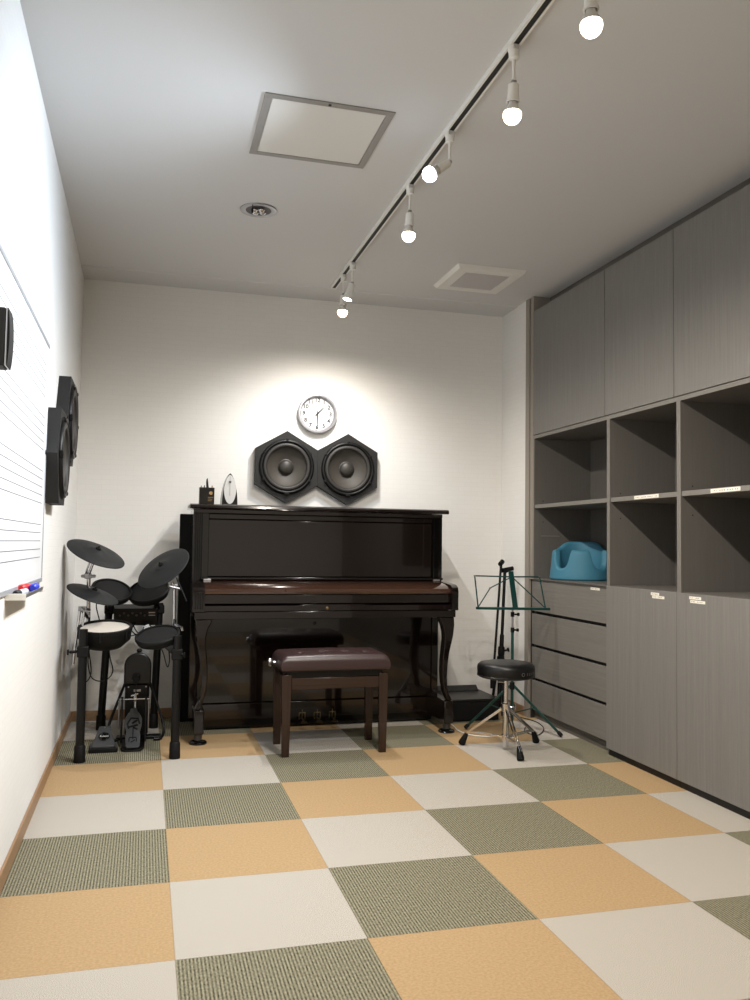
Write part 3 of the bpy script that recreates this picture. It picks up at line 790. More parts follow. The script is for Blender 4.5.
r = root('pen_pot', 'small black square pot of pens at the left end of the piano lid', 'pen holder', (.238, 2.65, 1.2605))
hx, hy = .226, 2.62
bm = B()
for d in ((hx-.042, hx+.042, hy-.030, hy-.027), (hx-.042, hx+.042, hy+.027, hy+.030), (hx-.042, hx-.039, hy-.027, hy+.027), (hx+.039, hx+.042, hy-.027, hy+.027), (hx-.004, hx-.001, hy-.027, hy+.027)): box(bm, *d, 1.2635, 1.356)
box(bm, hx-.042, hx+.042, hy-.030, hy+.030, 1.2622, 1.2635)
obj('pot', bm, 'pblack', r)
bm = B(); lathe(bm, [(.010, 0), (.010, .0006)], (hx+.022, hy-.0302, 1.325), (0, -1, 0), 16)
for k in range(3): box(bm, hx+.006, hx+.036-.004*k, hy-.0306, hy-.0301, 1.300-k*.010, 1.302-k*.010)
obj('gold_print', bm, 'gold', r, label='gold emblem and lines printed on the front')
tag(obj('paper_slip', (lambda bm: (box(bm, .185, .300, 2.572, 2.668, 1.2603, 1.2612), bm)[1])(B()), 'gold'), 'thin tan paper slip lying under the black pen pot on the piano', 'paper')
for nm, x, y, h, t, m_, lab in (('pencil', hx-.030, hy, .105, .004, 'gold', 'yellow pencil stub in the left cell of the black pen pot'), ('pencil', hx+.030, hy-.005, .106, .004, 'gold', 'yellow pencil stub in the right cell of the black pen pot'),
                                ('binder_clip', hx+.008, hy, .150, .010, 'bmetal', 'tall dark clip standing up out of the black pen pot'), ('pen', hx-.012, hy+.008, .108, .0035, 'grey', 'short grey pen in the middle of the black pen pot')):
    bm = B()
    if nm == 'binder_clip':
        prism(bm, [(x-.006, y, 1.264), (x+.008, y, 1.264), (x+.004, y, 1.36), (x-.003, y, 1.412), (x-.010, y, 1.405), (x-.012, y, 1.388)], (0, .008, 0))
        o_ = obj(nm, bm, m_, bevel=.002)
    else:
        lathe(bm, [(t, 0), (t, h-.008), (t*.3, h)], (x, y, 1.2638), seg=8); o_ = obj(nm, bm, m_, None, True)
    tag(o_, lab, 'clip' if nm == 'binder_clip' else nm)

# ------------------------------------------------------------------ piano bench
r = root('piano_bench', 'brown wooden piano bench with a tufted brown leatherette cushion', 'bench', (.84, 2.07, 0))
bx0, bx1, by0_, by1_ = .562, 1.112, 1.905, 2.225
def cushion():
    bm = B(); nx, ny = 72, 42
    tufts = [(bx0+(bx1-bx0)*(i+.5)/4, by0_+(by1_-by0_)*(j+.5)/2) for i in range(4) for j in range(2)]
    tufts = [(bx0+(bx1-bx0)*(i+1)/5, by0_+(by1_-by0_)*q) for q in (.33, .67) for i in range(4)]
    def edge(u): return min(1, (1-abs(u)**7.))
    top = []
    for i in range(nx+1):
        row = []
        for j in range(ny+1):
            u = i/nx*2-1; v = j/ny*2-1
            # ease sampling towards the rim
            u = math.sin(u*PI/2); v = math.sin(v*PI/2)
            x = (bx0+bx1)/2+u*(bx1-bx0)/2; y = (by0_+by1_)/2+v*(by1_-by0_)/2
            e = min(1., ((1-abs(u))*(bx1-bx0)/2/.03)); g = min(1., ((1-abs(v))*(by1_-by0_)/2/.03))
            q = math.sqrt(max(0, 1-(1-e)**2))*math.sqrt(max(0, 1-(1-g)**2))
            z = .462 + .030*q + .014*(1-u*u)*(1-v*v)
            for tx, ty in tufts:
                d = math.hypot(x-tx, y-ty); z -= .016*math.exp(-(d/.017)**2)
                dy = abs(y-ty); dx = abs(x-tx); z -= .002*math.exp(-(dx/.004)**2)*math.exp(-(dy/.05)**2)
            row.append(bm.verts.new((x, y, z)))
        top.append(row)
    for i in range(nx):
        for j in range(ny): bm.faces.new((top[i][j], top[i+1][j], top[i+1][j+1], top[i][j+1]))
    rim = [top[i][0] for i in range(nx+1)]+[top[nx][j] for j in range(1, ny+1)]+[top[i][ny] for i in range(nx-1, -1, -1)]+[top[0][j] for j in range(ny-1, 0, -1)]
    c = V(((bx0+bx1)/2, (by0_+by1_)/2, 0)); prev = rim
    for dz, sc in ((.450, 1.008), (.435, 1.010), (.424, 1.004), (.419, .985)):
        cur = []
        for v in rim: cur.append(bm.verts.new((c.x+(v.co.x-c.x)*sc, c.y+(v.co.y-c.y)*sc, dz)))
        for k in range(len(rim)): bm.faces.new((prev[k], prev[(k+1) % len(rim)], cur[(k+1) % len(rim)], cur[k]))
        prev = cur
    bm.faces.new(prev)
    return bm
cu = obj('cushion', cushion(), 'leather', r, True, angle=60)
for q in (.33, .67):
    for i in range(4):
        bm = B(); lathe(bm, [(.007, -.002), (.007, .001), (.004, .003), (0, .0035)], (bx0+(bx1-bx0)*(i+1)/5, by0_+(by1_-by0_)*q, .491), seg=14); obj('button', bm, 'leather', cu, True)
bm = B(); box(bm, bx0+.03, bx1-.03, by0_+.03, by1_-.03, .386, .418); obj('lift_frame', bm, 'bmetal', r, label='black metal lifting frame under the cushion')
for xa in (bx0+.004, bx1-.051):
    for ya in (by0_+.012, by1_-.032):
        bm = B(); x0_, x1_ = xa, xa+.047; y0_, y1_ = ya, ya+.036; t = .005
        hi = [(x0_, y0_, .400), (x1_, y0_, .400), (x1_, y1_, .400), (x0_, y1_, .400)]; lo = [(x0_+t, y0_+t, 0), (x1_-t, y0_+t, 0), (x1_-t, y1_-t, 0), (x0_+t, y1_-t, 0)]
        a = [bm.verts.new(p) for p in hi]; b = [bm.verts.new(p) for p in lo]; bm.faces.new(a); bm.faces.new(b)
        for k in range(4): bm.faces.new((a[k], a[(k+1) % 4], b[(k+1) % 4], b[k]))
        obj('leg', bm, 'bench', r, bevel=.003)
for d in ((bx0+.0515, bx1-.0515, by0_+.016, by0_+.036), (bx0+.0515, bx1-.0515, by1_-.026, by1_-.006)):
    bm = B(); box(bm, *d, .328, .384); obj('rail', bm, 'bench_h', r, bevel=.003)
for d in ((bx0+.014, bx0+.034, by0_+.049, by1_-.034), (bx1-.034, bx1-.014, by0_+.049, by1_-.034)):
    bm = B(); box(bm, *d, .328, .384); obj('rail', bm, 'bench_h', r, bevel=.003)
bm = B(); lathe(bm, [(.006, -.02), (.006, .014), (.018, .016), (.022, .022), (.022, .034), (.016, .040), (0, .041)], (bx0-.002, 2.10, .440), (-1, 0, 0), 28); rod(bm, (bx0-.022, 2.10, .440), (bx0-.030, 2.10, .425), .004)
obj('height_knob', bm, 'chrome', r, True, label='chrome height knob')

# ------------------------------------------------------------------ drum stool
sx, sy = 1.722, 1.845
r = root('drum_stool', 'round black drum throne on a chrome tripod in front of the music stand', 'stool', (sx, sy, 0))
bm = B(); lathe(bm, [(0, .372), (.131, .372), (.142, .376), (.148, .386), (.149, .424), (.145, .436), (.134, .445), (.106, .450), (0, .452)], (sx, sy, 0), seg=72, cap0=False, cap1=False); st = obj('seat', bm, 'vinyl', r, True, angle=60)
bm = B(); lathe(bm, [(.1477, .380), (.1500, .382), (.1500, .385), (.1477, .387)], (sx, sy, 0), seg=72, cap0=False, cap1=False); obj('piping', bm, 'vinyl', st, True)
# lettering wrapped round the seat edge
tm = B(); cd = V((-.1-sx, -2.22-sy)).normalized(); a0 = math.atan2(cd.y, cd.x)
for k, (ch, sz) in enumerate((('O', .026), ('S', .018), ('U', .018), ('I', .018), ('T', .018))):
    a = a0 + .62 + (0 if k == 0 else .16+.115*(k-1)+.02)
    nrm = V((math.cos(a), math.sin(a), 0)); p = V((sx, sy, .403)) + nrm*.1495
    text(tm, ch, sz, basis(p, (-nrm.y, nrm.x, 0), (0, 0, 1)), .0006)
obj('lettering', tm, 'steel', st, label='faint grey lettering on the seat edge')
bm = B(); lathe(bm, [(.05, .366), (.05, .3715)], (sx, sy, 0), seg=24); box(bm, sx-.05, sx+.02, sy-.01, sy+.01, .36, .368); obj('seat_bracket', bm, 'bmetal', r)
bm = B(); lathe(bm, [(.0125, .20), (.0125, .366)], (sx, sy, 0), seg=20); obj('upper_tube', bm, 'chrome', r, True)
bm = B(); rod(bm, (sx, sy, .345), (sx-.050, sy-.01, .352), .004); obj('clamp_bolt', bm, 'chrome', r, True)
bm = B(); lathe(bm, [(.0165, .018), (.0165, .235)], (sx, sy, 0), seg=24); obj('lower_tube', bm, 'chrome', r, True)
bm = B(); lathe(bm, [(.021, .196), (.023, .198), (.023, .236), (.019, .240)], (sx, sy, 0), seg=24); rod(bm, (sx, sy, .22), (sx+.04, sy-.015, .22), .004); obox(bm, (sx+.045, sy-.017, .22), (1, 0, 0), (0, 1, 0), (0, 0, 1), .008, .012, .03); obj('upper_collar', bm, 'chrome', r, True)
bm = B(); lathe(bm, [(.020, .050), (.022, .052), (.022, .078), (.020, .080)], (sx, sy, 0), seg=24); obj('lower_collar', bm, 'chrome', r, True)
for fx, fy in ((1.535, 1.990), (1.700, 1.615), (1.948, 1.950)):
    d = V((fx-sx, fy-sy, 0)); L = d.length; d.normalize(); s = V((-d.y, d.x, 0))
    bm = B()
    for o_ in (-.008, .008):
        p0 = V((sx, sy, .208)) + d*.020 + s*o_; p1 = V((fx, fy, .045)) + s*o_*.6
        ax = (p1-p0); obox(bm, (p0+p1)/2, ax, s, ax.cross(s), ax.length, .004, .013)
        q0 = V((sx, sy, .064)) + d*.020 + s*o_; q1 = V((sx, sy, 0)) + d*(L*.80) + V((0, 0, .072)) + s*o_*.7
        ax = (q1-q0); obox(bm, (q0+q1)/2, ax, s, ax.cross(s), ax.length, .003, .011)
    lg = obj('leg', bm, 'chrome', r, bevel=.0008)
    bm = B(); q = V((fx, fy, 0)); t_ = (d*.03+V((0, 0, -.055)))
    lathe(bm, [(.009, 0), (.013, .012), (.019, .058), (.017, .066)], q + V((0, 0, .0655)) - d*.028, (d*.42+V((0, 0, -.9))), 18); obj('rubber_foot', bm, 'rubber', lg, True)

# ------------------------------------------------------------------ green music stand
mx, my = 1.965, 2.300
r = root('music_stand', 'folding green metal music stand between the piano and the drawers', 'music stand', (mx, my, 0))
bm = B(); rod(bm, (mx, my, .045), (mx, my, .565), .0085); obj('lower_tube', bm, 'green', r, True)
bm = B(); rod(bm, (mx, my, .56), (mx, my, .69), .0058); obj('upper_tube', bm, 'steel', r, True)
for z, l in ((.565, .028), (.655, .032)):
    bm = B(); lathe(bm, [(.0095, -.014), (.011, -.012), (.011, .012), (.0095, .014)], (mx, my, z), seg=20); rod(bm, (mx, my, z), (mx+l, my-.006, z), .005); lathe(bm, [(.009, 0), (.010, .010)], (mx+l-.004, my-.006, z), (1, 0, 0), 14)
    obj('clamp', bm, 'rubber', r, True)
bm = B(); lathe(bm, [(.014, .225), (.014, .265)], (mx, my, 0), seg=20); lathe(bm, [(.012, .085), (.012, .100)], (mx, my, 0), seg=20); obj('leg_collar', bm, 'rubber', r, True)
for fx, fy in ((2.140, 2.035), (1.690, 2.330), (2.085, 2.58)):
    d = V((fx-mx, fy-my, 0)); u = d.normalized()
    bm = B(); p0 = V((mx, my, .245))+u*.013; p1 = V((fx, fy, .012)); ax = p1-p0; s = V((-u.y, u.x, 0)); obox(bm, (p0+p1)/2, ax, s, ax.cross(s), ax.length, .006, .014)
    m_ = p0.lerp(p1, .45); q0 = V((mx, my, .092))+u*.010; ax = m_-q0; obox(bm, (q0+m_)/2, ax, s, ax.cross(s), ax.length, .003, .007)
    lg = obj('leg', bm, 'green', r, bevel=.001)
    bm = B(); lathe(bm, [(.009, 0), (.011, .006), (.011, .026), (.008, .03)], p1+(p0-p1).normalized()*.026, (p1-p0), 14); obj('rubber_foot', bm, 'rubber', lg, True)
# desk: folding wire frame leaning back, opened out
tl, tr_, bl, br = V((1.728, 2.300, .877)), V((2.135, 2.300, .872)), V((1.735, 2.262, .700)), V((2.155, 2.262, .692))
hub = V((1.958, 2.297, .872))
bm = B()
for a, b in ((tl, bl), (tr_, br), (tl, hub), (hub, tr_)): obox(bm, (a+b)/2, b-a, (0, 1, 0), (b-a).cross(V((0, 1, 0))), (b-a).length, .0035, .008)
k1 = V((1.820, 2.289, .808)); 
for a, b in ((hub, k1), (k1, bl), (hub, br)): obox(bm, (a+b)/2, b-a, (0, 1, 0), (b-a).cross(V((0, 1, 0))), (b-a).length, .003, .0065)
obj('desk_frame', bm, 'green', r, bevel=.0008)
bm = B(); a, b = V((1.948, 2.290, .905)), V((1.968, 2.268, .690)); obox(bm, (a+b)/2, b-a, (1, 0, 0), (0, 1, 0), (b-a).length, .032, .005); obj('desk_spine', bm, 'green', r, bevel=.001)
bm = B(); a, b = bl+V((-.012, -.01, -.004)), br+V((.018, -.01, -.004)); obox(bm, (a+b)/2, b-a, (0, 1, 0), (0, 0, 1), (b-a).length, .030, .014); obj('desk_ledge', bm, 'green', r, bevel=.001)
for p in (tl, tr_, k1, hub):
    bm = B(); lathe(bm, [(.005, -.005), (.005, .005)], p, (0, 1, 0), 12); obj('rivet', bm, 'chrome', r, True)

# ------------------------------------------------------------------ folded microphone stand behind it
r = root('microphone_stand', 'black boom microphone stand folded up behind the green music stand', 'microphone stand', (2.06, 2.70, 0))
ps, pe = V((2.058, 2.70, .045)), V((2.103, 2.72, .905))
bm = B(); rod(bm, ps, ps.lerp(pe, .52), .014); obj('lower_pole', bm, 'bmetal', r, True)
bm = B(); rod(bm, ps.lerp(pe, .50), pe, .010); obj('upper_pole', bm, 'bmetal', r, True)
bm = B(); q = ps.lerp(pe, .40); lathe(bm, [(.018, -.03), (.021, -.02), (.021, .02), (.018, .03)], q, pe-ps, 20); rod(bm, q, q+V((.035, -.02, .01)), .006); lathe(bm, [(.013, 0), (.013, .012)], q+V((.032, -.02, .01)), (1, -.5, .3), 8); obj('clutch', bm, 'rubber', r, True)
b0, b1 = V((2.008, 2.685, .165)), V((2.068, 2.70, .945))
bm = B(); rod(bm, b0, b1, .0075); obj('boom_arm', bm, 'bmetal', r, True)
bm = B(); rod(bm, b0, b0+V((0, 0, .10)), .014); obj('counterweight', bm, 'rubber', r, True)
bm = B(); rod(bm, b1+V((-.012, -.01, -.012)), b1+V((.012, .006, .008)), .015); rod(bm, b1+V((-.006, -.012, -.04)), b1+V((-.004, -.004, 0)), .009); obj('boom_tip', bm, 'rubber', r, True)
bm = B(); rod(bm, pe+V((-.035, -.01, -.012)), pe+V((.05, -.012, .004)), .014); lathe(bm, [(.016, 0), (.016, .02)], pe+V((-.004, -.03, -.008)), (0, 1, 0), 16); obj('boom_joint', bm, 'rubber', r, True)
for k, (dx, dy) in enumerate(((-.045, .02), (.05, .015), (.006, -.055))):
    bm = B(); h0 = V((2.072, 2.703, .36))+V((dx*.3, dy*.3, 0)); f_ = V((2.058+dx, 2.70+dy, .018)); rod(bm, h0, f_, .0095, .009); lg = obj('leg', bm, 'bmetal', r, True)
    bm = B(); rod(bm, f_+V((0, 0, .03)), f_+V((0, 0, -.0175)), .012); obj('rubber_foot', bm, 'rubber', lg, True)

# ------------------------------------------------------------------ black case on the floor beside the piano
r = root('equipment_case', 'low black equipment case on the floor between the piano and the stool', 'case', (1.84, 2.7, 0))
bm = B(); box(bm, 1.660, 1.985, 2.53, 2.86, .004, .118); obj('case_body', bm, 'felt', r, bevel=.006)
bm = B(); box(bm, 1.655, 1.990, 2.525, 2.865, .119, .132); obj('case_top', bm, 'vinyl', r, bevel=.004)
bm = B(); prism(bm, [(1.665, 2.80, .1325), (1.665, 2.862, .1325), (1.665, 2.862, .158), (1.665, 2.845, .163)], (.30, 0, 0)); obj('raised_lip', bm, 'vinyl', r, bevel=.003)
for xx in (1.68, 1.96):
    for yy in (2.55, 2.84):
        bm = B(); lathe(bm, [(.01, 0), (.012, .0045)], (xx, yy, 0), seg=12); obj('foot', bm, 'rubber', r)

# white cable on the carpet
bm = B(); tube(bm, [(1.655, 2.46, .005), (1.645, 2.38, .005), (1.635, 2.30, .005), (1.65, 2.20, .005), (1.70, 2.14, .005), (1.80, 2.10, .005), (1.88, 2.06, .005)], .0035, 8)
tag(obj('power_cable', bm, 'white', None, True), 'thin white cable looping over the carpet behind the drum stool', 'cable')
bm = B(); tube(bm, [(2.13, 2.60, .004), (2.18, 2.45, .004), (2.16, 2.30, .004), (2.10, 2.18, .004), (2.02, 2.10, .004), (2.00, 2.20, .004), (2.05, 2.30, .004)], .0025, 8)
tag(obj('signal_cable', bm, 'rubber', None, True), 'thin black cable curling on the carpet by the drawers', 'cable')

# ------------------------------------------------------------------ electronic drum kit
r = root('electronic_drum_kit', 'black electronic drum kit on a tube rack in the left corner', 'drum kit', (-.15, 2.35, 0))
def leg(x, y, h, top=None, foot=True):
    bm = B(); rod(bm, (x, y, .05), (x if top is None else top[0], y if top is None else top[1], h), .0205, seg=24); l = obj('rack_leg', bm, 'bmetal', r, True)
    if foot:
        bm = B(); lathe(bm, [(.026, 0), (.027, .004), (.025, .075), (.021, .080)], (x, y, .0005), seg=24); obj('rubber_foot', bm, 'rubber', l, True)
leg(-.374, 2.040, .625); leg(.064, 2.022, .590)
leg(-.312, 2.740, .70, (-.285, 2.74)); leg(-.030, 2.735, .70, (-.012, 2.735))
def bar(a, b, rr=.019, nm='rack_tube'):
    bm = B(); rod(bm, a, b, rr, seg=20); return obj(nm, bm, 'bmetal', r, True)
bar((-.372, 2.06, .525), (-.300, 2.72, .525)); bar((.060, 2.04, .505), (-.016, 2.715, .505))
bar((-.285, 2.74, .66), (-.012, 2.735, .66))
def clamp(p, nm='clamp', w=.052, wing=(0, 0)):
    bm = B(); p = V(p); obox(bm, p, (1, 0, 0), (0, 1, 0), (0, 0, 1), w, w*1.05, w*1.0)
    if wing != (0, 0):
        rod(bm, p, p+V((wing[0], wing[1], 0)), .007); obox(bm, p+V((wing[0]*1.1, wing[1]*1.1, 0)), (0, 1, 0), (1, 0, 0), (0, 0, 1), .012, .010, .028)
    obj(nm, bm, 'rubber', r, bevel=.008)
clamp((-.374, 2.045, .520), wing=(-.06, -.02)); clamp((.063, 2.028, .500), wing=(.03, -.035)); clamp((-.298, 2.735, .525)); clamp((-.018, 2.73, .505))
clamp((-.285, 2.735, .665)); clamp((-.012, 2.73, .665))

def cymbal(c, n, rad, label):
    n_ = V(n).normalized(); c = V(c)
    bm = B(); lathe(bm, [(0, -.004), (rad*.97, -.016*rad/.15-.004), (rad, -.016*rad/.15-.002), (rad, -.016*rad/.15+.0015), (rad*.97, -.015*rad/.15+.003), (rad*.6, -.004), (rad*.30, .002), (rad*.235, .0065), (rad*.20, .009), (0, .0105)], c, n_, 64, cap0=False, cap1=False)
    cy = obj('cymbal_pad', bm, 'cym', r, True, label=label, angle=80)
    bm = B(); lathe(bm, [(.013, .010), (.014, .014), (.012, .019), (.005, .021), (.005, .028), (0, .029)], c, n_, 20); obj('wing_nut', bm, 'rubber', cy, True)
    return cy
cymbal((-.334, 2.254, .996), (.37, -.30, .88), .150, 'upper left cymbal pad')
cymbal((-.345, 2.262, .790), (.33, -.19, .92), .132, 'lower left hi-hat cymbal pad')
cymbal((-.014, 2.300, .920), (-.53, -.44, .72), .149, 'large right cymbal pad tilted to the player')
def pad(c, n, rad, m_='pad', shell=.04, label=None, rim=.007):
    n_ = V(n).normalized(); c = V(c)
    bm = B(); lathe(bm, [(rad*.99, -.004), (rad*.985, -.010), (rad*.93, -shell*.6), (rad*.62, -shell), (0, -shell-.004)], c, n_, 48, cap0=False, cap1=False); sh_ = obj('pad_shell', bm, 'rubber', r, True, label=label)
    bm = B(); lathe(bm, [(rad-.012, .0005), (rad-.011, rim), (rad-.004, rim+.0025), (rad+.001, rim-.002), (rad+.001, -.006), (rad-.004, -.008)], c, n_, 48, cap0=False, cap1=False); obj('pad_rim', bm, 'rubber', sh_, True)
    bm = B(); lathe(bm, [(0, .003), (rad-.0125, .0015)], c, n_, 48, cap0=False, cap1=False); obj('pad_head', bm, m_, sh_, True)
    return sh_
pad((-.267, 2.50, .784), (.20, -.47, .86), .107, 'pad', .045, 'left tom pad')
pad((-.078, 2.52, .780), (-.20, -.50, .86), .112, 'pad', .045, 'right tom pad')
pad((-.030, 2.10, .585), (-.16, -.30, .93), .109, 'pad', .045, 'right front tom pad')
sn = pad((-.281, 2.165, .617), (-.02, -.16, .98), .130, 'head', .092, 'snare pad with a white mesh head', .010)
for k in range(6):
    bm = B(); a = k*PI/3+.4; p = V((-.281, 2.165, .614))+V((.130*math.cos(a), .130*math.sin(a), .131*math.sin(a)*.16)); rod(bm, p+V((0, 0, -.035)), p+V((0, 0, .010)), .004, seg=8)
    obj('tension_rod', bm, 'bmetal', sn, True)
# tom and snare mounts
bar((-.285, 2.74, .66), (-.280, 2.58, .745), .012, 'tom_arm'); bar((-.012, 2.735, .66), (-.055, 2.585, .735), .012, 'tom_arm')
bar((.063, 2.03, .55), (-.000, 2.115, .545), .010, 'tom_arm'); bar((-.330, 2.44, .525), (-.281, 2.20, .560), .012, 'tom_arm')
# chrome cymbal booms
def crod(a, b, rr=.007, nm='cymbal_arm'):
    bm = B(); rod(bm, a, b, rr); obj(nm, bm, 'chrome', r, True)
crod((-.343, 2.258, .968), (-.378, 2.30, .860)); crod((-.360, 2.262, .965), (-.392, 2.30, .872), .0045)
crod((-.375, 2.30, .900), (-.368, 2.33, .540), .0095); crod((-.352, 2.265, .770), (-.372, 2.30, .815), .005)
bm = B(); obox(bm, (-.377, 2.30, .868), (1, 0, 0), (0, 1, 0), (0, 0, 1), .034, .024, .026); rod(bm, (-.41, 2.30, .868), (-.34, 2.29, .868), .008); obj('boom_tilter', bm, 'steel', r, bevel=.003)
bm = B(); obox(bm, (-.392, 2.20, .710), (1, 0, 0), (0, 1, 0), (0, 0, 1), .040, .024, .024); rod(bm, (-.40, 2.18, .710), (-.36, 2.22, .700), .010); obj('boom_tilter', bm, 'steel', r, bevel=.003)
crod((-.404, 2.20, .705), (-.428, 2.19, .440), .007); crod((-.383, 2.20, .705), (-.405, 2.20, .480), .006)
bar((-.392, 2.21, .700), (-.374, 2.30, .66), .008, 'boom_link')
crod((.004, 2.315, .895), (.050, 2.34, .818), .006); crod((.052, 2.34, .825), (.056, 2.32, .620), .0075)
crod((.056, 2.32, .64), (.048, 2.22, .525), .0095)
bm = B(); obox(bm, (.052, 2.335, .815), (1, 0, 0), (0, 1, 0), (0, 0, 1), .036, .024, .022); rod(bm, (.02, 2.32, .815), (.09, 2.33, .800), .006); obj('boom_tilter', bm, 'steel', r, bevel=.003)
bar((.062, 2.33, .86), (.115, 2.30, .74), .004, 'boom_tail')
bm = B(); rod(bm, (.058, 2.30, .620), (.092, 2.26, .608), .005); rod(bm, (.092, 2.26, .608), (.098, 2.26, .590), .008); obj('wing_bolt', bm, 'chrome', r, True)
# sound module with small lights
bm = B(); obox(bm, (-.140, 2.665, .640), (1, 0, 0), (0, .95, .3), (0, -.3, .95), .235, .075, .100); mod = obj('sound_module', bm, 'bmetal', r, bevel=.005)
bm = B()
for k in range(7): lathe(bm, [(.006, 0), (.005, .006)], (-.225+.022*k, 2.622, .640+(.012 if k % 2 else 0)), (0, -.95, .1), 12)
obj('module_knob', bm, 'grey', mod, True)
bm = B(); obox(bm, (-.055, 2.620, .655), (1, 0, 0), (0, .95, .3), (0, -.3, .95), .035, .003, .006); obox(bm, (-.055, 2.623, .640), (1, 0, 0), (0, .95, .3), (0, -.3, .95), .035, .003, .004); obj('module_display', bm, 'steel', mod)
# cables
def cable(pts, rr=.003, lab=None, m_='rubber'):
    bm = B(); tube(bm, pts, rr, 8); obj('cable', bm, m_, r, True, label=lab)
cable([(-.16, 2.64, .60), (-.13, 2.60, .55), (-.08, 2.58, .53), (-.05, 2.60, .57), (-.09, 2.62, .60)])
cable([(-.20, 2.64, .60), (-.17, 2.58, .535), (-.10, 2.57, .55), (-.06, 2.6, .52), (.0, 2.7, .5)])
cable([(-.14, 2.64, .60), (-.16, 2.60, .56), (-.12, 2.56, .54), (-.09, 2.60, .59)])
cable([(-.29, 2.70, .52), (-.27, 2.60, .42), (-.25, 2.52, .35), (-.29, 2.48, .31), (-.35, 2.45, .33), (-.37, 2.40, .42), (-.36, 2.36, .51)])
cable([(-.39, 2.2, .50), (-.40, 2.15, .42), (-.37, 2.12, .36), (-.34, 2.15, .40), (-.36, 2.25, .50)])
cable([(-.02, 2.65, .50), (.01, 2.55, .44), (.03, 2.45, .38), (.04, 2.40, .42), (.03, 2.30, .50)])
cable([(-.33, 2.55, .52), (-.32, 2.5, .60), (-.34, 2.45, .70), (-.33, 2.40, .74)])
bm = B(); obox(bm, (-.085, 2.60, .575), (1, .2, .3), (0, 1, 0), (-.3, 0, 1), .040, .02, .026); obj('cable_tag', bm, 'clear', r, bevel=.004, label='pale bundled tape on the cables')

# kick pad tower
r = root('kick_drum_pad', 'black round-topped kick drum pad standing behind its pedal', 'drum pad', (-.12, 2.47, 0))
kx, ky = -.121, 2.455
bm = B(); pts = []
for k in range(25):
    a = PI*k/24; pts.append((kx+.070*math.cos(a), ky, .385+.070*math.sin(a)))
pts += [(kx-.070, ky, .300), (kx-.062, ky, .288), (kx+.062, ky, .288), (kx+.070, ky, .300)]
prism(bm, pts, (0, .035, 0)); obj('pad_head', bm, 'vinyl', r, bevel=.008, seg=3)
bm = B(); pts = [(kx-.064, ky+.036, .345), (kx+.064, ky+.036, .345), (kx+.060, ky+.036, .02), (kx-.060, ky+.036, .02)]
prism(bm, pts, (0, .022, 0)); box(bm, kx-.055, kx+.055, ky+.012, ky+.0355, .02, .287); obj('tower', bm, 'bmetal', r, bevel=.004)
bm = B(); lathe(bm, [(.012, 0), (.015, .010), (.010, .018)], (kx+.005, ky+.03, .456), seg=16); obj('top_knob', bm, 'rubber', r, True)
bm = B(); box(bm, kx-.018, kx+.018, ky+.009, ky+.0115, .250, .262); obj('badge', bm, 'steel', r)
for s_ in (-1, 1):
    bm = B(); tube(bm, [(kx+s_*.060, ky+.05, .30), (kx+s_*.085, ky+.05, .23), (kx+s_*.135, ky+.03, .09), (kx+s_*.142, ky+.0, .035), (kx+s_*.125, ky-.04, .012), (kx+s_*.09, ky-.05, .012)], .0075, 10); obj('stabiliser', bm, 'bmetal', r, True)
    bm = B(); lathe(bm, [(.004, 0), (.004, .002)], (kx+s_*.045, ky+.0118, .275), (0, -1, 0), 10); obj('screw', bm, 'steel', r)
bm = B(); box(bm, kx-.10, kx+.13, ky-.005, ky+.06, .0005, .016); obj('base_plate', bm, 'bmetal', r, bevel=.003)

# kick pedal
r = root('kick_drum_pedal', 'black bass drum pedal with a patterned grey footboard and chrome axle', 'drum pedal', (-.12, 2.3, 0))
px = -.135
bm = B(); prism(bm, [(px-.050, 2.20, .0008), (px-.058, 2.24, .0008), (px-.055, 2.44, .0008), (px+.062, 2.44, .0008), (px+.055, 2.24, .0008), (px+.040, 2.19, .0008), (px-.035, 2.19, .0008)], (0, 0, .009)); obj('base_plate', bm, 'bmetal', r, bevel=.002)
def fb(s, w): y = 2.195+.195*s; z = .022+.155*s; return [(px-w, y, z), (px+w, y, z)]
bm = B(); prof = [(0, .026), (.04, .034), (.28, .037), (.40, .034), (.55, .042), (.74, .043), (.86, .030), (.93, .018), (1., .016)]
lft = [fb(s, w)[0] for s, w in prof]; rgt = [fb(s, w)[1] for s, w in prof]
prism(bm, lft+rgt[::-1], (0, .004, -.007)); ft = obj('footboard', bm, 'grey', r, bevel=.002)
bm = B(); ax_y = V((0, .195, .155)).normalized(); nn = V((1, 0, 0)).cross(ax_y)
def onfb(u, s): return V((px+u, 2.195+.195*s, .022+.155*s)) + nn*.0012
for k, (u0, s0, u1, s1, w) in enumerate(((-.028, .50, .024, .56, .010), (-.030, .58, -.012, .74, .009), (-.012, .74, .026, .72, .009), (.024, .70, .032, .58, .008), (-.006, .60, .018, .68, .010), (.0, .50, .022, .44, .008), (-.022, .46, -.028, .58, .006),
                                         (.0, .50, .0, .20, .005), (-.018, .22, -.018, .14, .005), (-.018, .24, .018, .24, .006), (.018, .22, .018, .14, .005), (-.010, .12, .010, .18, .005))):
    a, b = onfb(u0, s0), onfb(u1, s1); d = b-a; obox(bm, (a+b)/2, d, nn.cross(d), nn, d.length, w, .0016)
obj('grip_pattern', bm, 'rubber', ft)
for s_ in (-1, 1):
    bm = B(); prism(bm, [(px+s_*.060-.005, 2.36, .009), (px+s_*.060-.005, 2.44, .009), (px+s_*.060-.005, 2.415, .235), (px+s_*.060-.005, 2.395, .235)], (.010, 0, 0)); obj('side_post', bm, 'bmetal', r, bevel=.002)
    bm = B(); rod(bm, (px+s_*.074, 2.405, .07), (px+s_*.074, 2.405, .215), .0055); obj('spring', bm, 'steel', r, True)
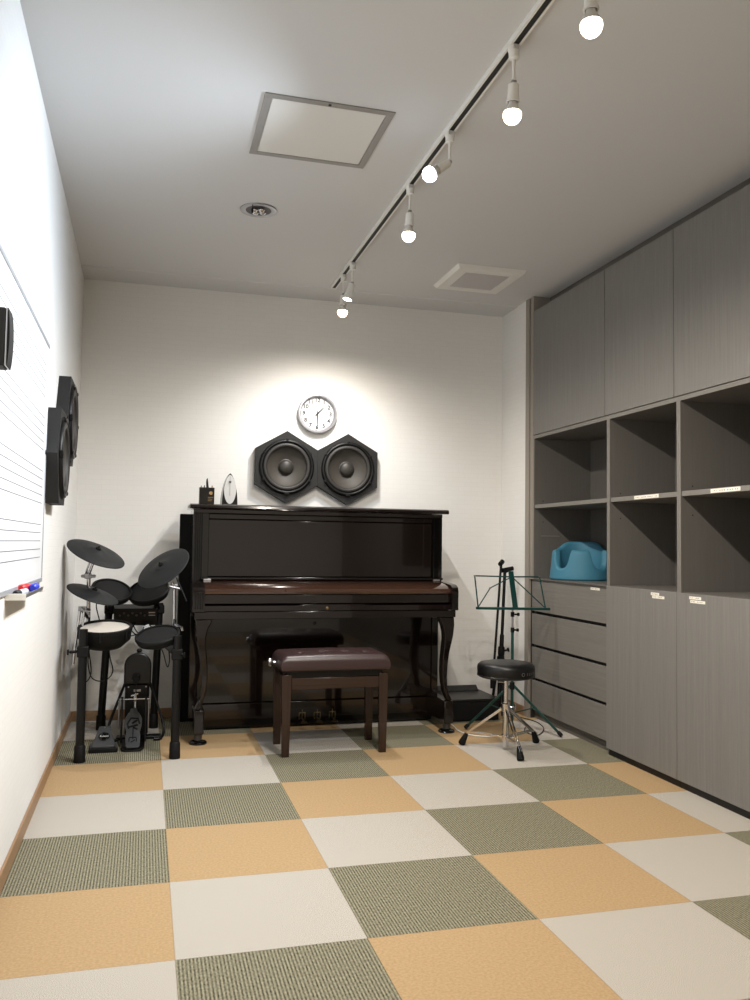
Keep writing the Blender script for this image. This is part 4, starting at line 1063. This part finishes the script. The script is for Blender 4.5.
bm = B(); rod(bm, (px-.075, 2.405, .222), (px+.078, 2.405, .222), .0055); obj('axle', bm, 'chrome', r, True)
bm = B(); lathe(bm, [(.020, -.008), (.022, -.006), (.022, .006), (.020, .008)], (px+.006, 2.405, .226), (1, 0, 0), 20); rod(bm, (px+.006, 2.400, .222), (px+.010, 2.388, .258), .006); rod(bm, (px-.016, 2.395, .240), (px+.02, 2.39, .252), .005); obj('cam', bm, 'chrome', r, True)
bm = B(); rod(bm, (px+.006, 2.385, .18), (px+.006, 2.395, .215), .006); obj('chain', bm, 'steel', r, True)
bm = B(); rod(bm, (px+.008, 2.400, .235), (px+.008, 2.415, .318), .003); obj('beater_shaft', bm, 'bmetal', r, True)
bm = B(); lathe(bm, [(.018, -.018), (.020, -.014), (.020, .014), (.018, .017)], (px+.008, 2.428, .325), (0, 1, 0), 20); obj('beater', bm, 'rubber', r, True)

# hi-hat control pedal
r = root('hi_hat_pedal', 'wedge shaped black hi-hat control pedal with a round badge on the floor', 'drum pedal', (-.27, 2.28, 0))
hx_ = -.274
bm = B()
prism(bm, [(hx_-.068, 2.195, .0008), (hx_+.068, 2.195, .0008), (hx_+.068, 2.23, .0008), (hx_+.040, 2.40, .0008), (hx_-.040, 2.40, .0008), (hx_-.068, 2.23, .0008)], (0, 0, .020)); obj('base', bm, 'rubber', r, bevel=.003)
bm = B(); a = [(-.058, 2.215, .030), (.058, 2.215, .030), (.054, 2.232, .038), (.032, 2.302, .092), (.028, 2.36, .098), (-.028, 2.36, .098), (-.032, 2.302, .092), (-.054, 2.232, .038)]
top_ = [bm.verts.new((hx_+x, y, z)) for x, y, z in a]; bot_ = [bm.verts.new((hx_+x, y, z-.010)) for x, y, z in a]
for q in ((0, 1, 2, 7), (7, 2, 3, 6), (6, 3, 4, 5)): bm.faces.new([top_[i] for i in q]); bm.faces.new([bot_[i] for i in q][::-1])
for k in range(8): bm.faces.new((top_[k], top_[(k+1) % 8], bot_[(k+1) % 8], bot_[k]))
pl = obj('pedal_plate', bm, 'grey', r, bevel=.002)
for s_ in (-1, 1):
    bm = B(); box(bm, hx_+s_*.060-.004, hx_+s_*.060+.004, 2.202, 2.225, .021, .046); obj('hinge_post', bm, 'grey', r, bevel=.002)
bm = B(); prism(bm, [(hx_-.022, 2.36, .021), (hx_+.022, 2.36, .021), (hx_+.022, 2.36, .082), (hx_-.022, 2.36, .082)], (0, .03, 0)); obj('rear_block', bm, 'rubber', r)
up_ = V((0, .070, .054)).normalized(); n_ = V((1, 0, 0)).cross(up_); bc = V((hx_, 2.267, .0652))
bm = B(); lathe(bm, [(.0270, .0003), (.0270, .002), (.025, .003), (0, .003)], bc, n_, 40); bd = obj('badge', bm, 'pblack', pl, True)
bm = B(); text(bm, 'Roland', .0150, basis(bc+n_*.0036, (1, 0, 0), up_)); obj('badge_lettering', bm, 'white', bd)
bm = B(); lathe(bm, [(.005, 0), (.004, .004)], (hx_, 2.33, .0955), n_, 12); obj('bolt', bm, 'steel', pl, True)

# ------------------------------------------------------------------ camera, world
cam = bpy.data.cameras.new('camera'); co = bpy.data.objects.new('camera', cam); COL.objects.link(co)
R = ((0.96468774, -0.26302114, 0.01405126), (0.0272534, 0.04661322, -0.99854117), (0.26198246, 0.96366337, 0.05213542))
m3 = Matrix((R[0], [-v for v in R[1]], [-v for v in R[2]])).transposed()
co.matrix_world = Matrix.Translation((-0.1011289, -2.22416194, 1.0514496)) @ m3.to_4x4()
cam.sensor_fit = 'AUTO'; cam.sensor_width = 36; cam.lens = 841.488/1000*36
cam.clip_start = .02
S.camera = co
w = bpy.data.worlds.new('world'); S.world = w; w.use_nodes = True
w.node_tree.nodes['Background'].inputs[0].default_value = (1, 1, 1, 1); w.node_tree.nodes['Background'].inputs[1].default_value = 0.0
vs = S.view_settings; vs.view_transform = 'Standard'; vs.look = 'None'; vs.gamma = 1; vs.use_curve_mapping = False
vs.exposure = 0.0
